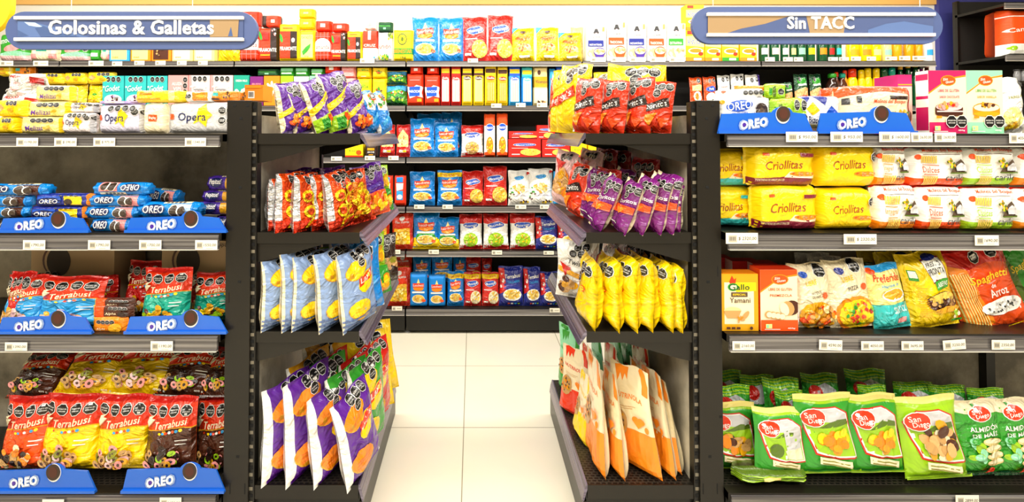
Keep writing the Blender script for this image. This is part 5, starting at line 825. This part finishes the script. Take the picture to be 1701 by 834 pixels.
# ------------------------------------------------------------------ cardboard cookie boxes behind the bags
CARD = pm('corrugated_card', (176, 148, 112), .8); PRNT = pm('box_print', (58, 48, 40), .8)
def cbox(x0, x1, yt, label, side=True):
    Y = 2.06; a, b = at(x0, yt, Y), at(x1, yt, Y); z0 = zone_z('L3')+.001; w_, h_ = b.x-a.x, a.z-z0; d = .2; t = empty('cardboard_box', (a.x, Y, z0), label, 'box', 'cardboard cookie boxes behind the biscuit bags')
    MB().box(0, w_, 0, d, 0, h_, CARD).build('box_body', t, bevel=.002)
    mb = MB(); cx, cz, r = w_*.32, h_*.72, .062
    mb.prism([(cx-.012+r*.82*math.cos(q), cz+.004+r*math.sin(q)) for q in [i*math.pi/12 for i in range(24)]], 'y', -.001, 0, mat('brn', 'p'))
    mb.prism([(cx-.004+r*.8*math.cos(q), cz+.002+r*.98*math.sin(q)) for q in [i*math.pi/12 for i in range(24)]], 'y', -.0015, -.001, CARD)
    mb.prism([(cx+.006+r*.8*math.cos(q), cz+r*math.sin(q)) for q in [i*math.pi/12 for i in range(24)]], 'y', -.002, -.0015, PRNT)
    vs, fs, ar = text_tris('Mondelez', .012, .1); mb.add([(w_*.78-x*w_*.3, -.0012, h_*.93-z*.016) for x, z in vs], fs, PRNT); mb.box(w_*.62, w_*.92, -.0012, 0, h_*.965, h_*.97, PRNT); mb.build('box_print', t)
cbox(52, 190, 400, 'cardboard box with dark cookie print above the sky blue biscuit bags'); cbox(269, 400, 400, 'cardboard box with dark cookie print near the left end post')
# ------------------------------------------------------------------ hanging signs
BOARD = pm('sign_blue_board', (72, 90, 140), .45); WH = pm('sign_white', (252, 250, 244), .4)
def sign(x0, x1, y0, y1, txt, tx0, tx1, ty0, ty1, rx0, rx1, ry, insert_shapes, strings, label):
    Y = 1.92; a, b = at(x0, y1, Y), at(x1, y0, Y); t = empty('hanging_sign', ((a.x+b.x)/2, Y, (a.z+b.z)/2), label, 'sign', 'blue hanging aisle signs')
    L = lambda px, py: (at(px, py, Y).x-(a.x+b.x)/2, at(px, py, Y).z-(a.z+b.z)/2)
    w_, h_ = b.x-a.x, b.z-a.z; r = h_/2
    pts = [(w_/2-r+r*math.cos(q), r*math.sin(q)) for q in [-math.pi/2+math.pi*i/16 for i in range(17)]]+[(-w_/2+r+r*math.cos(q), r*math.sin(q)) for q in [math.pi/2+math.pi*i/16 for i in range(17)]]
    MB().prism(pts, 'y', 0, .018, BOARD).build('board', t, bevel=.0015)
    for k, yy in enumerate(ry):
        p, q = L(rx0, yy+2.6), L(rx1, yy-2.6); MB().box(p[0], q[0], -.012, 0, p[1], q[1], WH).build('slide_rail', t, bevel=.001)
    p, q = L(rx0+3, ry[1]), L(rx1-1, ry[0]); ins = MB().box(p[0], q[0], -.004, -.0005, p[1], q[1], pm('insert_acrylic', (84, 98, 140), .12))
    for ii, (c, ps) in enumerate(insert_shapes):  # flat coloured shapes laid over the insert strip
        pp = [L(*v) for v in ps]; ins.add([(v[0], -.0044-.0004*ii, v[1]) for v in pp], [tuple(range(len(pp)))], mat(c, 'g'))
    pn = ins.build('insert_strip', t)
    vs, fs, ar = text_tris(txt, .022, 0); p, q = L(tx0, ty1), L(tx1, ty0); cx, cz, tw, th = (p[0]+q[0])/2, (p[1]+q[1])/2, q[0]-p[0], q[1]-p[1]
    lt = MB(); lt.add([(cx+x*tw, -.009, cz+z*th) for x, z in vs], fs, WH)
    o = lt.build('lettering', t); so = o.modifiers.new('thick', 'SOLIDIFY'); so.thickness = .004
    for sx in strings:
        p = L(sx, y0+8); sg = MB(); sg.box(p[0]-.0008, p[0]+.0008, .006, .008, p[1], 3.09-(a.z+b.z)/2, mat('whi', 'g')); sg.build('cord', t)
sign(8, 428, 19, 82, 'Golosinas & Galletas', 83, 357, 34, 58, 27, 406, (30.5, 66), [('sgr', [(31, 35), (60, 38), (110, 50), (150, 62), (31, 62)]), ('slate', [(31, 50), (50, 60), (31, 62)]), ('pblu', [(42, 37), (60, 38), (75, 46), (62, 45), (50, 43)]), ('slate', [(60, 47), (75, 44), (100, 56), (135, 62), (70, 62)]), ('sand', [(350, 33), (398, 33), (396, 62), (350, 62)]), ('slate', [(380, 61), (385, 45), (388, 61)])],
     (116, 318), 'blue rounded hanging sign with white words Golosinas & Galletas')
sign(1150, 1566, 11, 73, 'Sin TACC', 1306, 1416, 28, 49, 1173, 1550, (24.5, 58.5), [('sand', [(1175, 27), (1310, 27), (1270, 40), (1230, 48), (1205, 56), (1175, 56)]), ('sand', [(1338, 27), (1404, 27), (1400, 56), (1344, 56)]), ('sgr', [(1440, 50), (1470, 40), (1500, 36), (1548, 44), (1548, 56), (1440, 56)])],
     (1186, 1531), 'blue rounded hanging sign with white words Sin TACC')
a, b = at(-130, 58, 2.1), at(20, -120, 2.1); yb = MB(); r = .13; w_, h_ = b.x-a.x, b.z-a.z
yb.prism([(a.x, a.z+.1), (a.x+.1, a.z)]+[(b.x-r+r*math.cos(q), a.z+r+r*math.sin(q)) for q in [-math.pi/2+math.pi*i/20 for i in range(11)]]+[(b.x, b.z), (a.x, b.z)], 'y', 2.1, 2.125, pm('yellow_board', (255, 214, 20), .5))
tag(yb.build('hanging_board'), 'plain yellow board with rounded corner above the left sign end', 'sign')
# ------------------------------------------------------------------ labels
ORD = ['leftmost', 'second from left', 'third from left', 'fourth from left', 'fifth from left', 'sixth from left', 'seventh from left', 'eighth from left', 'ninth from left', 'tenth from left', 'eleventh from left', 'twelfth from left']
NUM = {2: 'two', 3: 'three', 4: 'four', 5: 'five', 6: 'six', 7: 'seven', 8: 'eight', 9: 'nine', 10: 'ten', 11: 'eleven', 12: 'twelve'}
def ordn(i): return ORD[i] if i < len(ORD) else {12: 'thirteenth', 13: 'fourteenth', 14: 'fifteenth', 15: 'sixteenth', 16: 'seventeenth', 17: 'eighteenth', 18: 'nineteenth', 19: 'twentieth', 20: 'twenty-first', 21: 'twenty-second', 22: 'twenty-third', 23: 'twenty-fourth', 24: 'twenty-fifth', 25: 'twenty-sixth'}[i]+' from left'
bk = {}
for e in REG: bk.setdefault((e[1], e[2], e[4]), []).append(e)
cn = {}
for e in REG: cn.setdefault((e[5], e[2]), []).append(e)
tags = {}
for e in REG:
    if e[4] == 'rail': tags.setdefault(e[2], []).append(e)
for zn, es in tags.items():
    es.sort(key=lambda e: e[3])
    for i, e in enumerate(es):
        s = ('rightmost' if i == len(es)-1 else ordn(i))+(' of '+NUM[len(es)] if len(es) in NUM else ''); ph = PHR[zn].replace('shelf', 'rail')
        tag(e[0], f'{e[1]} {ph}, {s}' if len(es) > 1 else f'{e[1]} {ph}', 'price tag', 'price tags '+ph if len(es) > 1 else None)
for (desc, zn, note), es in bk.items():
    if note == 'rail': continue
    es.sort(key=lambda e: e[3]); n = len(es); ph = PHR[zn]
    same = any(k[0] == desc and k[1] == zn and k[2] != note for k in bk)
    for i, e in enumerate(es):
        o = (ordn(i) if i < n-1 else 'rightmost') if n > 1 else ''
        for form in ((note or (same and 'front row') or ''), (note or (same and 'in front') or '')):
            parts = [q for q in (form, o+(' of '+NUM[n] if n in NUM and i in (0, n-1) else '')) if q and n > 1 or q == form and q]
            s = f'{desc} {ph}'+(', '+' '.join(parts) if parts else '')
            if len(s.split()) > 16: s = s.replace(' of '+NUM.get(n, '#'), '').replace('from left', 'along').replace(' shelf', '')
            if len(s.split()) <= 16: break
        tag(e[0], s, e[5], (e[5]+'s '+ph) if len(cn[e[5], zn]) > 1 else None)
